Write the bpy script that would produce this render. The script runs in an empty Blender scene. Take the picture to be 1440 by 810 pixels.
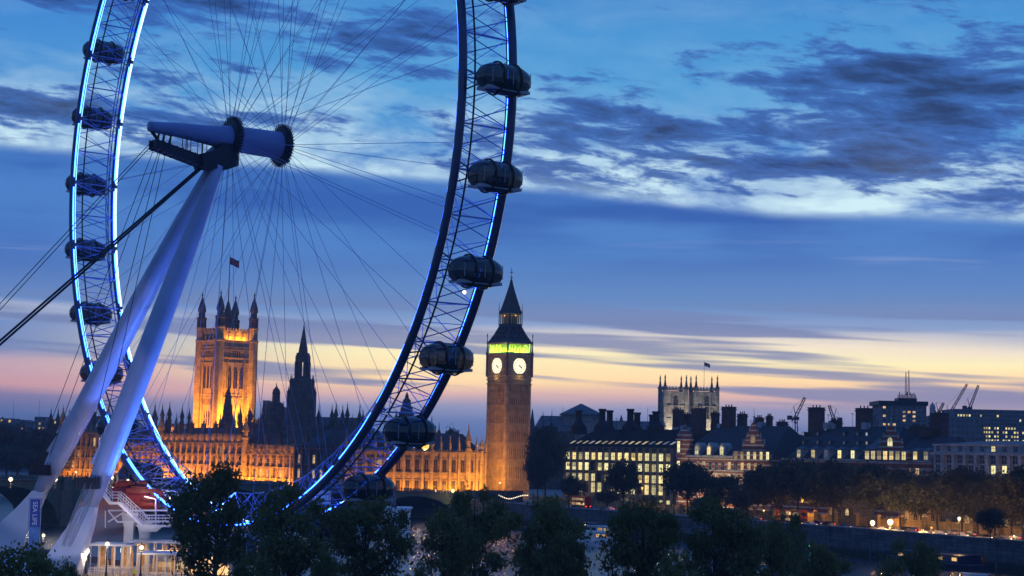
import bpy, math, random
import numpy as np
from mathutils import Vector, Matrix
R = math.radians
rnd = random.Random(7)
S = bpy.context.scene
COL = S.collection

# ------------------------------------------------------------------ camera
F, PITCH, ROLL, CZ = 2401.8, .0976, .0217, 20.0
cp, sp, cr, sr = math.cos(PITCH), math.sin(PITCH), math.cos(ROLL), math.sin(ROLL)
U_, V_, F_ = Vector((1, 0, 0)), Vector((0, -sp, cp)), Vector((0, cp, sp))
right, up = U_ * cr + V_ * sr, -U_ * sr + V_ * cr
cam = bpy.data.cameras.new('camera'); cam.sensor_width = 36; cam.lens = 36 * F / 1440
cam.clip_start = 1; cam.clip_end = 20000
co = bpy.data.objects.new('camera', cam); COL.objects.link(co); S.camera = co
co.matrix_world = Matrix((( right.x, up.x, -F_.x, 0), (right.y, up.y, -F_.y, 0), (right.z, up.z, -F_.z, CZ), (0, 0, 0, 1)))

def at(px, py, Y):
    """point of the place that lies Y metres ahead and shows at a given spot of the photograph"""
    uu, vv = px - 720, 405 - py
    u, v = uu * cr - vv * sr, uu * sr + vv * cr
    d = Vector((u, F * cp - v * sp, F * sp + v * cp))
    d *= Y / d.y
    return Vector((d.x, d.y, d.z + CZ))
def zat(px, py, Y): return at(px, py, Y).z

# ------------------------------------------------------------------ node helpers
class NT:
    def __init__(s, nt): s.nt = nt; s.n = nt.nodes; s.l = nt.links
    def new(s, t, **kw):
        n = s.n.new(t)
        for k, v in kw.items(): setattr(n, k, v)
        return n
    def put(s, sock, v):
        if v is None: return
        if isinstance(v, (int, float)): sock.default_value = v
        elif isinstance(v, (tuple, list)):
            sock.default_value = tuple(v) + ((1,) if len(v) == 3 and len(sock.default_value) == 4 else ())
        else: s.l.new(v, sock)
    def m(s, op, a, b=None, c=None, clamp=False):
        n = s.new('ShaderNodeMath', operation=op); n.use_clamp = clamp
        s.put(n.inputs[0], a); s.put(n.inputs[1], b); s.put(n.inputs[2], c)
        return n.outputs[0]
    def ss(s, x, a, b):
        n = s.new('ShaderNodeMapRange', interpolation_type='SMOOTHSTEP')
        s.put(n.inputs['Value'], x); s.put(n.inputs['From Min'], a); s.put(n.inputs['From Max'], b)
        return n.outputs[0]
    def lin(s, x, a, b, c, d):
        n = s.new('ShaderNodeMapRange')
        s.put(n.inputs['Value'], x)
        for k, v in (('From Min', a), ('From Max', b), ('To Min', c), ('To Max', d)): s.put(n.inputs[k], v)
        return n.outputs[0]
    def ramp(s, x, stops, interp='LINEAR'):
        n = s.new('ShaderNodeValToRGB'); cr_ = n.color_ramp; cr_.interpolation = interp
        while len(cr_.elements) < len(stops): cr_.elements.new(.5)
        for e, (p, c) in zip(cr_.elements, stops): e.position = p; e.color = tuple(c) + (1,)
        s.put(n.inputs[0], x); return n.outputs[0]
    def noise(s, vec, scale=1, detail=4, rough=.55, dist=0):
        n = s.new('ShaderNodeTexNoise'); s.put(n.inputs['Vector'], vec)
        n.inputs['Scale'].default_value = scale; n.inputs['Detail'].default_value = detail
        n.inputs['Roughness'].default_value = rough; n.inputs['Distortion'].default_value = dist
        return n.outputs['Fac']
    def xyz(s, x, y, z=0):
        n = s.new('ShaderNodeCombineXYZ')
        s.put(n.inputs[0], x); s.put(n.inputs[1], y); s.put(n.inputs[2], z); return n.outputs[0]
    def mix(s, f, a, b, mode='MIX'):
        n = s.new('ShaderNodeMix', data_type='RGBA', blend_type=mode)
        s.put(n.inputs[0], f); s.put(n.inputs[6], a); s.put(n.inputs[7], b); return n.outputs[2]

def srgb(r, g, b):
    f = lambda c: (c / 255) / 12.92 if c / 255 <= .04045 else ((c / 255 + .055) / 1.055) ** 2.4
    return (f(r), f(g), f(b))

# ------------------------------------------------------------------ dusk sky with its clouds
W = bpy.data.worlds.new('World'); S.world = W; W.use_nodes = True
t = NT(W.node_tree); t.n.clear()
tc = t.new('ShaderNodeTexCoord')
sx = t.new('ShaderNodeSeparateXYZ'); t.l.new(tc.outputs['Generated'], sx.inputs[0])
az = t.m('ARCTAN2', sx.outputs[0], sx.outputs[1]); el = t.m('ARCSINE', sx.outputs[2])
U = t.m('MULTIPLY', az, 2.4); V = t.m('MULTIPLY', el, 2.4)      # 1 unit = 1/2.4 radian
wob = t.m('SUBTRACT', t.noise(t.xyz(t.m('MULTIPLY', U, 2.2), t.m('MULTIPLY', V, 9)), 1, 4, .55), .5)
wob2 = t.m('SUBTRACT', t.noise(t.xyz(t.m('MULTIPLY', U, 1.1), t.m('MULTIPLY', V, 16), 3.1), 1, 4, .5), .5)
Vh = t.m('ADD', V, t.m('MULTIPLY', wob2, .045))
# glow bands above the horizon and the blue above them
base = t.ramp(t.m('DIVIDE', Vh, .8, clamp=True), [
    (0.000, srgb(74, 100, 148)), (0.050, srgb(92, 118, 170)), (0.085, srgb(140, 146, 182)), (0.108, srgb(214, 176, 172)),
    (0.135, srgb(255, 218, 166)), (0.170, srgb(255, 240, 186)), (0.196, srgb(240, 226, 204)), (0.225, srgb(136, 160, 200)),
    (0.270, srgb(96, 136, 190)), (0.380, srgb(76, 124, 192)), (0.460, srgb(64, 114, 190)), (0.560, srgb(82, 144, 202)),
    (0.640, srgb(80, 152, 206)), (0.740, srgb(70, 142, 202)), (0.860, srgb(54, 120, 190)), (1.0, srgb(42, 98, 176))])
# the left of the view is cooler and pinker, the right warmer
cool = t.ramp(t.m('DIVIDE', Vh, .8, clamp=True), [
    (0.000, srgb(60, 84, 130)), (0.060, srgb(80, 104, 156)), (0.085, srgb(130, 122, 160)), (0.105, srgb(198, 152, 162)),
    (0.135, srgb(190, 162, 176)), (0.165, srgb(116, 138, 186)), (0.205, srgb(112, 140, 190)), (0.232, srgb(176, 184, 206)), (0.252, srgb(100, 134, 190)),
    (0.300, srgb(78, 118, 184)), (0.380, srgb(64, 108, 184)), (0.460, srgb(56, 102, 184)), (0.560, srgb(74, 134, 198)),
    (0.640, srgb(72, 140, 202)), (0.740, srgb(62, 130, 200)), (0.860, srgb(48, 106, 184)), (1.0, srgb(38, 90, 168))])
c = t.mix(t.ss(U, -.75, -.15), cool, base)
# thin slate strips across the glow
st = t.noise(t.xyz(t.m('MULTIPLY', U, 1.6), t.m('ADD', t.m('MULTIPLY', V, 34), t.m('MULTIPLY', U, 1.2)), 7.7), 1, 3, .5)
band = t.m('MULTIPLY', t.ss(V, .06, .09), t.m('SUBTRACT', 1, t.ss(V, .18, .24)))
c = t.mix(t.m('MULTIPLY', t.m('MULTIPLY', t.ss(st, .47, .58), band), .85), c, srgb(112, 128, 172))
# pale wisps low in the blue slab
ws = t.noise(t.xyz(t.m('MULTIPLY', U, 2.1), t.m('MULTIPLY', V, 40), 12.3), 1, 4, .55)
c = t.mix(t.m('MULTIPLY', t.m('MULTIPLY', t.ss(ws, .60, .74), t.m('MULTIPLY', t.ss(V, .15, .2), t.m('SUBTRACT', 1, t.ss(V, .25, .36)))), .5), c, srgb(205, 205, 225))
# upper deck: bright mottled cloud above the slab's sloping edge
edge = t.ramp(t.lin(U, -.8, .8, 0, 1), [(0, (.392,) * 3), (.28, (.392,) * 3), (.5, (.370,) * 3), (.75, (.338,) * 3), (1, (.318,) * 3)])
eg = t.m('ADD', edge, t.m('MULTIPLY', wob, .030))
dv = t.m('SUBTRACT', V, eg)
above = t.ss(dv, -.007, .012)
pale_n = t.noise(t.xyz(t.m('ADD', t.m('MULTIPLY', U, 5), t.m('MULTIPLY', V, -3)), t.m('ADD', t.m('MULTIPLY', V, 17), t.m('MULTIPLY', U, 2)), 1.5), 1, 6, .6, .35)
pale_h = t.m('MULTIPLY', t.m('SUBTRACT', 1, t.ss(dv, .02, .17)), 1)
pale = t.m('MULTIPLY', t.m('ADD', t.m('MULTIPLY', pale_h, .42), t.m('MULTIPLY', t.m('SUBTRACT', pale_n, .44), 3.6), clamp=True), t.m('ADD', .10, t.m('MULTIPLY', pale_h, .9)), clamp=True)
pale = t.m('MULTIPLY', pale, above, clamp=True)
c = t.mix(t.m('MULTIPLY', pale, .95, clamp=True), c, srgb(206, 236, 242))
slab = t.mix(t.m('MULTIPLY', t.ss(t.m('ADD', wob, t.m('MULTIPLY', wob2, .8)), -.14, .18), .75), srgb(44, 90, 166), srgb(80, 134, 200))
sm = t.m('MULTIPLY', t.m('SUBTRACT', 1, above), t.ss(V, .22, .33))
c = t.mix(t.m('MULTIPLY', sm, .85), c, slab)
# dark broken clouds: coverage where they lie, broken up by streaked noise
def blob(u, v, su, sv, a):
    x = t.m('DIVIDE', t.m('SUBTRACT', U, u), su); y = t.m('DIVIDE', t.m('SUBTRACT', V, v), sv)
    q = t.m('ADD', t.m('MULTIPLY', x, x), t.m('MULTIPLY', y, y))
    return t.m('MULTIPLY', t.m('EXPONENT', t.m('MULTIPLY', q, -1)), a)
cover = None
for b in ((.68, .505, .25, .05, .44), (.50, .545, .12, .03, .34), (.38, .53, .12, .035, .24), (.13, .46, .13, .04, .30), (.22, .40, .16, .03, .22), (.45, .41, .2, .03, .26), (.70, .39, .2, .05, .30),
          (.05, .51, .06, .02, .26), (.24, .56, .04, .012, .2), (.10, .44, .14, .06, .14), (.35, .45, .3, .07, .14), (.62, .46, .2, .07, .16), (.02, .41, .06, .02, .2),
          (-.22, .565, .13, .032, .44), (-.46, .61, .2, .022, .50), (-.72, .46, .20, .045, .46), (-.45, .455, .2, .026, .36), (-.06, .45, .08, .03, .26), (-.34, .42, .12, .02, .2), (-.1, .60, .1, .02, .2), (-.66, .63, .12, .03, .2), (.1, .75, .5, .06, .2), (-.9, .75, .4, .1, .3)):
    v = blob(*b); cover = v if cover is None else t.m('ADD', cover, v)
cn = t.noise(t.xyz(t.m('ADD', t.m('MULTIPLY', U, 8.5), t.m('MULTIPLY', V, 4)), t.m('ADD', t.m('MULTIPLY', V, 34), t.m('MULTIPLY', U, 2.2)), 4.4), 1, 9, .64, .25)
cd = t.m('ADD', t.m('MULTIPLY', t.m('SUBTRACT', cn, .472), 2.5), cover)
dk = t.m('MULTIPLY', t.ss(cd, .17, .50), t.ss(dv, -.01, .03))
dc = t.mix(t.ss(cd, .34, 1.05), srgb(54, 98, 172), srgb(24, 42, 90))
c = t.mix(t.m('MULTIPLY', dk, .92), c, dc)
# behind the viewer and overhead: plain deep dusk blue
c = t.mix(t.ss(V, .8, 1.8), c, srgb(58, 110, 182))
c = t.mix(t.ss(t.m('ABSOLUTE', az), .7, 1.8), c, t.mix(t.ss(V, 0, 1.2), srgb(88, 116, 168), srgb(56, 100, 168)))
sky = t.new('ShaderNodeTexSky', sky_type='NISHITA'); sky.sun_disc = False
sky.sun_elevation = R(1.0); sky.sun_rotation = R(14)
bg = t.new('ShaderNodeBackground'); t.put(bg.inputs[0], c); bg.inputs[1].default_value = 1.17
bn = t.new('ShaderNodeBackground'); t.l.new(sky.outputs[0], bn.inputs[0]); bn.inputs[1].default_value = .0015
ad = t.new('ShaderNodeAddShader'); t.l.new(bg.outputs[0], ad.inputs[0]); t.l.new(bn.outputs[0], ad.inputs[1])
ow = t.new('ShaderNodeOutputWorld'); t.l.new(ad.outputs[0], ow.inputs[0])

def lamp(kind, name, loc, energy, color, parent=None, **kw):
    d = bpy.data.lights.new(name, kind); d.energy = energy; d.color = color
    aim = kw.pop('aim', None)
    for k, v in kw.items(): setattr(d, k, v)
    o = bpy.data.objects.new(name, d); COL.objects.link(o); o.location = loc
    if aim is not None: o.rotation_euler = (Vector(aim) - Vector(loc)).to_track_quat('-Z', 'Y').to_euler()
    return o
sd = Vector((math.sin(R(14)), math.cos(R(14)), math.tan(R(3))))
lamp('SUN', 'sun', (0, 0, 300), .05, (1, .72, .5), angle=R(6), aim=Vector((0, 0, 300)) - sd)
# floodlights of the place (their colours: sodium amber)
AMB, AMB2, WRM = (1, .325, .02), (1, .36, .025), (1, .74, .42)

S.view_settings.view_transform = 'Standard'; S.view_settings.look = 'None'
S.view_settings.gamma = 1; S.view_settings.exposure = 0; S.view_settings.use_curve_mapping = False
S.cycles.use_denoising = True; S.cycles.use_light_tree = True
S.cycles.max_bounces = 5; S.cycles.diffuse_bounces = 2; S.cycles.glossy_bounces = 3; S.cycles.transmission_bounces = 4
S.cycles.transparent_max_bounces = 8; S.cycles.sample_clamp_indirect = 4; S.cycles.sample_clamp_direct = 0
S.cycles.caustics_reflective = False; S.cycles.caustics_refractive = False

# ------------------------------------------------------------------ materials
MAT = {}
def mat(name, col, rough=.7, metal=0, var=.25, scale=.6, emit=None, es=0, spec=.4, bump=0, bscale=3, col2=None):
    m = bpy.data.materials.new(name); m.use_nodes = True; n = NT(m.node_tree)
    b = n.n['Principled BSDF']
    b.inputs['Roughness'].default_value = rough; b.inputs['Metallic'].default_value = metal
    b.inputs['Specular IOR Level'].default_value = spec
    tc = n.new('ShaderNodeTexCoord')
    nz = n.noise(tc.outputs['Object'], scale, 5, .6)
    dark = tuple(x * (1 - var) for x in (col2 or col)); lite = tuple(min(1, x * (1 + var)) for x in col)
    n.l.new(n.ramp(nz, [(.3, dark), (.7, lite)]), b.inputs['Base Color'])
    if bump:
        bp = n.new('ShaderNodeBump'); bp.inputs['Strength'].default_value = bump; bp.inputs['Distance'].default_value = .3
        n.l.new(n.noise(tc.outputs['Object'], bscale, 5, .6), bp.inputs['Height']); n.l.new(bp.outputs[0], b.inputs['Normal'])
    if emit:
        b.inputs['Emission Color'].default_value = tuple(emit) + (1,); b.inputs['Emission Strength'].default_value = es
    MAT[name] = m; return m
def stone(name, col, bw=1.8, bh=.8, var=.22, mortar=.6):
    """coursed ashlar with soot and stain variation"""
    m = bpy.data.materials.new(name); m.use_nodes = True; n = NT(m.node_tree); b = n.n['Principled BSDF']
    b.inputs['Roughness'].default_value = .85; b.inputs['Specular IOR Level'].default_value = .2
    tc = n.new('ShaderNodeTexCoord'); s = n.new('ShaderNodeSeparateXYZ'); n.l.new(tc.outputs['Object'], s.inputs[0])
    w = n.m('ADD', s.outputs[0], s.outputs[1])
    v = n.xyz(w, s.outputs[2], 0)
    br = n.new('ShaderNodeTexBrick'); n.l.new(v, br.inputs['Vector'])
    br.inputs['Color1'].default_value = tuple(x * (1 + var) for x in col) + (1,)
    br.inputs['Color2'].default_value = tuple(x * (1 - var) for x in col) + (1,)
    br.inputs['Mortar'].default_value = tuple(x * mortar for x in col) + (1,)
    br.inputs['Scale'].default_value = 1; br.inputs['Brick Width'].default_value = bw; br.inputs['Row Height'].default_value = bh
    br.inputs['Mortar Size'].default_value = .06
    nz = n.noise(tc.outputs['Object'], .35, 6, .65)
    nv = n.noise(n.xyz(n.m('MULTIPLY', w, 1.3), n.m('MULTIPLY', s.outputs[2], .12)), 1, 4, .6)
    f = n.m('MULTIPLY', n.lin(nz, .3, .7, .62, 1.2), n.lin(nv, .3, .7, .75, 1.15))
    mx = n.mix(1, br.outputs['Color'], n.xyz(f, f, f), 'MULTIPLY'); n.l.new(mx, b.inputs['Base Color'])
    MAT[name] = m; return m
stone('gothic_stone', (.36, .28, .15), mortar=.75, var=.14); stone('tower_stone', (.40, .31, .17), mortar=.82, var=.10); stone('unlit_stone', (.11, .10, .095))  # the last, for backlit masonry, carries its shade in the darker colour
stone('abbey_stone', (.34, .31, .27)); stone('pale_stone', (.42, .42, .42), 2.6, 1.0, .08, .8); stone('granite', (.13, .13, .14), 2.2, .9)
stone('concrete_panel', (.20, .21, .23), 6, 3.2, .08, .7)
def striped(name):
    m = bpy.data.materials.new(name); m.use_nodes = True; n = NT(m.node_tree); b = n.n['Principled BSDF']
    b.inputs['Roughness'].default_value = .85
    tc = n.new('ShaderNodeTexCoord'); s = n.new('ShaderNodeSeparateXYZ'); n.l.new(tc.outputs['Object'], s.inputs[0])
    fr = n.m('FRACT', n.m('DIVIDE', s.outputs[2], 1.7))
    k = n.m('GREATER_THAN', fr, .72)
    nz = n.noise(tc.outputs['Object'], .8, 5, .6)
    br = n.ramp(nz, [(.3, (.16, .045, .03)), (.7, (.27, .085, .055))]); wh = n.ramp(nz, [(.3, (.34, .31, .27)), (.7, (.5, .46, .40))])
    n.l.new(n.mix(k, br, wh), b.inputs['Base Color']); MAT[name] = m
striped('banded_brick')
mat('brick', (.20, .07, .045), .85, var=.3); mat('chimney_brick', (.10, .055, .045), .85, var=.3)
mat('slate', (.05, .055, .068), .8, var=.3, scale=.9, spec=.15); mat('lead', (.10, .115, .14), .6, var=.2, spec=.2); mat('bronze_roof', (.03, .027, .028), .85, 0, var=.3, spec=.1)
mat('spindle_shaded', (.20, .25, .42), .45, 0, var=.08, scale=.3); mat('blue_lit_steel', (.22, .30, .6), .4, 0, var=.1)  # spindle's dusk shade and lattice's blue LED glow mixed into these colours
mat('iron', (.035, .037, .045), .5, .5, var=.2); mat('gold', (.55, .36, .10), .4, .8, var=.1)
mat('white_steel', (.62, .64, .70), .35, 0, var=.05, scale=.3); mat('leg_blue_lit', (.42, .46, .60), .42, 0, var=.12, scale=.25); mat('grey_steel', (.30, .32, .36), .4, .3, var=.1); mat('black_steel', (.018, .019, .026), .5, .2, var=.2)  # the legs' colour carries a blue tint for the light falling on them
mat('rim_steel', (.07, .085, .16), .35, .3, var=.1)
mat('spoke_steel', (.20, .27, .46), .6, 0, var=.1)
mat('red_paint', (.30, .028, .016), .45, var=.25); mat('white_paint', (.75, .75, .74), .5, var=.08); mat('bus_red', (.42, .02, .02), .3, var=.05)
mat('asphalt', (.05, .05, .053), .8, var=.25, scale=.3); mat('paving', (.20, .19, .18), .8, var=.15, scale=.5); mat('grass_green', (.035, .06, .02), .9, var=.4, scale=.3)
mat('bridge_green', (.07, .115, .09), .55, var=.25, scale=.4); mat('bridge_stone', (.14, .14, .13), .8, var=.25)
mat('bark', (.05, .042, .033), .9, var=.3, scale=2, bump=.5); mat('rubber', (.02, .02, .02), .8); mat('timber', (.16, .10, .06), .7)
mat('car_black', (.015, .016, .02), .25, .2, spec=.6); mat('car_silver', (.35, .36, .38), .3, .5); mat('car_blue', (.02, .05, .16), .3, .2); mat('car_white', (.6, .6, .6), .3)
mat('hull_navy', (.02, .035, .08), .4); mat('hull_white', (.65, .66, .68), .4)
mat('glass_dark', (.02, .024, .032), .12, 0, var=.3, spec=.8)
mat('window_dark', (.028, .026, .028), .25, var=.4, spec=.5)
mat('skin', (.45, .28, .2), .6); mat('hi_vis', (.45, .75, .05), .7); mat('trouser', (.03, .035, .06), .8); mat('hair', (.03, .02, .015), .8)
def lit(name, c1, c2, s, sc=.9):
    m = bpy.data.materials.new(name); m.use_nodes = True; n = NT(m.node_tree); b = n.n['Principled BSDF']
    b.inputs['Base Color'].default_value = (.1, .1, .1, 1); b.inputs['Roughness'].default_value = .3
    tc = n.new('ShaderNodeTexCoord'); oi = n.new('ShaderNodeObjectInfo')
    v = n.new('ShaderNodeVectorMath', operation='ADD'); n.l.new(tc.outputs['Object'], v.inputs[0]); n.l.new(oi.outputs['Random'], v.inputs[1])
    nz = n.noise(v.outputs[0], sc, 3, .6)
    tint = n.ramp(n.m('FRACT', n.m('MULTIPLY', oi.outputs['Random'], 13.7)), [(0, (1, .82, .62)), (.5, (1, 1, 1)), (1, (.95, 1.0, 1.12))])
    sz_ = n.new('ShaderNodeSeparateXYZ'); n.l.new(tc.outputs['Object'], sz_.inputs[0])
    bl = n.m('ADD', .45, n.m('MULTIPLY', .55, n.m('LESS_THAN', sz_.outputs[2], n.m('ADD', .9, n.m('MULTIPLY', n.m('FRACT', n.m('MULTIPLY', oi.outputs['Random'], 29.3)), 3.2)))))
    cc = n.mix(1, n.ramp(nz, [(.35, c1), (.62, c2)]), tint, 'MULTIPLY'); n.l.new(n.mix(1, cc, n.xyz(bl, bl, bl), 'MULTIPLY'), b.inputs['Emission Color'])
    rr = n.m('FRACT', n.m('MULTIPLY', oi.outputs['Random'], 7.31)); k = n.m('ADD', n.m('MULTIPLY', n.m('POWER', rr, .7), s * 1.0), s * .28)
    n.l.new(k, b.inputs['Emission Strength']); MAT[name] = m
lit('lit_office', (.70, .58, .20), (1, .88, .45), 1.25); lit('lit_warm', (.62, .36, .10), (1, .72, .34), .9)
lit('lit_amber', (.5, .2, .03), (1, .5, .12), .8); lit('lit_cool', (.55, .66, .8), (.9, .95, 1), .8); lit('lit_dim', (.08, .10, .16), (.25, .27, .30), .5)
lit('lit_queue', (.75, .42, .14), (1, .80, .50), 1.3, .25)
def em(name, col, s):
    m = bpy.data.materials.new(name); m.use_nodes = True; n = NT(m.node_tree); b = n.n['Principled BSDF']
    b.inputs['Base Color'].default_value = (.05, .05, .05, 1)
    b.inputs['Emission Color'].default_value = tuple(col) + (1,); b.inputs['Emission Strength'].default_value = s; MAT[name] = m
em('bulb_warm', (1, .62, .25), 2.6); em('bulb_white', (1, .80, .48), 2.4); em('bulb_sodium', (1, .40, .06), 2.2); em('globe', (1, .82, .58), 1.7)
em('led_thin', (.22, .55, 1), 2.6); em('led_cyan', (.36, .66, 1), 3.4); em('led_deep', (.015, .08, 1), 26)
em('clock_glow', (1, .90, .60), 1.4); em('red_light', (1, .05, .02), 5); em('head_light', (1, .75, .45), 8); em('screen_glow', (.75, .9, 1), 2.5)
em('green_light', (.08, .9, .4), .9); em('festoon', (1, .8, .55), 2)
em('fairy_blue', (.1, .2, 1), 1.5); em('roof_lamp', (1, .85, .6), 3)

# ------------------------------------------------------------------ mesh builder
WM = {}
class MB:
    def __init__(s): s.v = []; s.f = []; s.mi = []; s.cur = 0; s.M = None
    def use(s, i): s.cur = i; return s
    def add(s, vs, fs):
        b = len(s.v)
        if s.M is not None: vs = [s.M @ Vector(v) for v in vs]
        s.v += [tuple(v) for v in vs]; s.f += [tuple(b + i for i in f) for f in fs]; s.mi += [s.cur] * len(fs); return s
    def box(s, x0, x1, y0, y1, z0, z1):
        return s.add([(x0, y0, z0), (x1, y0, z0), (x1, y1, z0), (x0, y1, z0), (x0, y0, z1), (x1, y0, z1), (x1, y1, z1), (x0, y1, z1)],
                     [(0, 3, 2, 1), (4, 5, 6, 7), (0, 1, 5, 4), (1, 2, 6, 5), (2, 3, 7, 6), (3, 0, 4, 7)])
    def cbox(s, c, sx, sy, sz, rz=0):
        M0 = s.M; s.M = (M0 or Matrix()) @ Matrix.Translation(c) @ Matrix.Rotation(rz, 4, 'Z')
        s.box(-sx / 2, sx / 2, -sy / 2, sy / 2, -sz / 2, sz / 2); s.M = M0; return s
    def lathe(s, cx, cy, prof, n=8, rot=None, sqx=1):
        rot = math.pi / n if rot is None else rot
        vs = []; fs = []
        for (r, z) in prof:
            for k in range(n):
                a = rot + 2 * math.pi * k / n; vs.append((cx + r * math.cos(a) * sqx, cy + r * math.sin(a), z))
        for i in range(len(prof) - 1):
            for k in range(n): fs.append((i * n + k, i * n + (k + 1) % n, (i + 1) * n + (k + 1) % n, (i + 1) * n + k))
        fs.append(tuple(range(n - 1, -1, -1))); fs.append(tuple((len(prof) - 1) * n + k for k in range(n)))
        return s.add(vs, fs)
    def sq(s, cx, cy, prof):   # square section, half widths
        return s.lathe(cx, cy, [(r * math.sqrt(2), z) for r, z in prof], 4)
    def tube(s, p, q, r0, r1=None, n=8):
        r1 = r0 if r1 is None else r1; p = Vector(p); q = Vector(q); d = (q - p)
        if d.length < 1e-6: return s
        qn = d.to_track_quat('Z', 'Y'); vs = []
        for c_, r in ((p, r0), (q, r1)):
            for k in range(n):
                a = 2 * math.pi * k / n; vs.append(c_ + qn @ Vector((r * math.cos(a), r * math.sin(a), 0)))
        return s.add(vs, [(k, (k + 1) % n, n + (k + 1) % n, n + k) for k in range(n)] + [tuple(range(n - 1, -1, -1)), tuple(range(n, 2 * n))])
    def path(s, pts, rad, n=8, closed=False):
        pts = [Vector(p) for p in pts]; m = len(pts); vs = []; fs = []
        rr = rad if isinstance(rad, (list, tuple)) else [rad] * m
        ref = None
        for i, p in enumerate(pts):
            a = pts[(i - 1) % m] if (closed or i > 0) else p; b = pts[(i + 1) % m] if (closed or i < m - 1) else p
            d = (b - a).normalized()
            if ref is None: ref = d.orthogonal().normalized()
            ref = (ref - d * ref.dot(d)).normalized(); o = d.cross(ref)
            for k in range(n):
                an = 2 * math.pi * k / n; vs.append(p + (ref * math.cos(an) + o * math.sin(an)) * rr[i])
        for i in range(m if closed else m - 1):
            j = (i + 1) % m
            for k in range(n): fs.append((i * n + k, i * n + (k + 1) % n, j * n + (k + 1) % n, j * n + k))
        if not closed: fs += [tuple(range(n - 1, -1, -1)), tuple((m - 1) * n + k for k in range(n))]
        return s.add(vs, fs)
    def prism(s, poly, y0, y1):  # polygon in x,z extruded along y
        n = len(poly); vs = [(x, y0, z) for x, z in poly] + [(x, y1, z) for x, z in poly]
        return s.add(vs, [tuple(range(n)), tuple(range(2 * n - 1, n - 1, -1))] + [(i, n + i, n + (i + 1) % n, (i + 1) % n) for i in range(n)])
    def plan(s, poly, z0, z1):   # polygon in x,y extruded along z
        n = len(poly); vs = [(x, y, z0) for x, y in poly] + [(x, y, z1) for x, y in poly]
        return s.add(vs, [tuple(range(n - 1, -1, -1)), tuple(range(n, 2 * n))] + [(i, (i + 1) % n, n + (i + 1) % n, n + i) for i in range(n)])
    def gable(s, x0, x1, y0, y1, z0, z1, hip=0):
        ym = (y0 + y1) / 2
        return s.add([(x0, y0, z0), (x1, y0, z0), (x1, y1, z0), (x0, y1, z0), (x0 + hip, ym, z1), (x1 - hip, ym, z1)],
                     [(0, 3, 2, 1), (0, 1, 5, 4), (2, 3, 4, 5), (1, 2, 5), (3, 0, 4)])
    def ball(s, c, r, n=10, m=6, sz=1):
        return s.lathe_at(c, [(r * math.sin(math.pi * i / m) + 1e-4, -r * sz * math.cos(math.pi * i / m)) for i in range(m + 1)], n)
    def lathe_at(s, c, prof, n=8):
        c = Vector(c); return s.lathe(c.x, c.y, [(r, z + c.z) for r, z in prof], n)
    def build(s, name, mats, parent=None, loc=None, world=False, smooth=False):
        me = bpy.data.meshes.new(name); me.from_pydata(s.v, [], s.f)
        mats = mats if isinstance(mats, (list, tuple)) else [mats]
        for m in mats: me.materials.append(MAT[m])
        if len(mats) > 1: me.polygons.foreach_set('material_index', s.mi)
        if smooth: me.polygons.foreach_set('use_smooth', [True] * len(s.f))
        me.update()
        return put(name, me, parent, loc, world)
def put(name, me, parent=None, loc=None, world=False, rz=0, sc=None):
    o = bpy.data.objects.new(name, me); COL.objects.link(o)
    if loc is not None: o.location = loc
    if rz: o.rotation_euler = (0, 0, rz)
    if sc is not None: o.scale = (sc, sc, sc) if isinstance(sc, (int, float)) else sc
    if parent is not None:
        o.parent = parent
        if world: o.matrix_parent_inverse = WM[parent.name].inverted()
    return o
def tag(o, label, cat, group=None, kind=None):
    o['label'] = label; o['category'] = cat
    if group: o['group'] = group
    if kind: o['kind'] = kind
    return o
def thing(name, label, cat, loc=(0, 0, 0), rz=0, group=None, kind=None):
    o = bpy.data.objects.new(name, None); COL.objects.link(o); o.location = loc; o.rotation_euler = (0, 0, rz); o.empty_display_size = .5
    WM[o.name] = Matrix.Translation(Vector(loc)) @ Matrix.Rotation(rz, 4, 'Z')
    return tag(o, label, cat, group, kind)
def structure(o): o['kind'] = 'structure'; return o
def copy_tree(o, loc, rz=0, label=None, sc=None, parent=None):
    c_ = o.copy(); COL.objects.link(c_)
    if parent is None:
        c_.location = loc; c_.rotation_euler = (0, 0, rz)
        if sc: c_.scale = (sc, sc, sc) if isinstance(sc, (int, float)) else sc
        if label: c_['label'] = label
    else: c_.parent = parent
    for ch in list(o.children): copy_tree(ch, None, parent=c_)
    return c_
# ================================================================== terrain, river, roads
A = R(38.6)
EX, EY = Vector((math.sin(A), -math.cos(A), 0)), Vector((math.cos(A), math.sin(A), 0))   # along / into river-facing fronts
RE, RN = math.atan2(EX.y, EX.x), A      # rotation of river-facing and bridge-facing fronts
HX, HY = -40.47, 263.41
bankd, bankn = Vector((.6134, -.7897, 0)), Vector((-.79, -.613, 0))     # along the near bank, and inland from it
b0 = Vector((HX, HY, 0)) + bankn * 3
near = [b0 + bankd * s for s in (900, 200, 0, -150, -247)] + [b0 + bankd * -700]
WZ, GZ = -5.0, 1.5
far = [Vector(p) for p in ((-300, 1000, 0), (-68.5, 680, 0), (-14, 664, 0), (20, 590, 0), (70, 506, 0), (101, 448, 0), (122, 402, 0), (150, 340, 0), (230, 200, 0), (420, -60, 0), (700, -400, 0))]
river = MB().add([(-6000, -3000, WZ), (9000, -3000, WZ), (9000, 9000, WZ), (-6000, 9000, WZ)], [(0, 1, 2, 3)])
m = bpy.data.materials.new('river_water'); m.use_nodes = True; n = NT(m.node_tree); b = n.n['Principled BSDF']
b.inputs['Base Color'].default_value = (.012, .018, .028, 1); b.inputs['Roughness'].default_value = .24; b.inputs['Specular IOR Level'].default_value = 1.0
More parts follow.
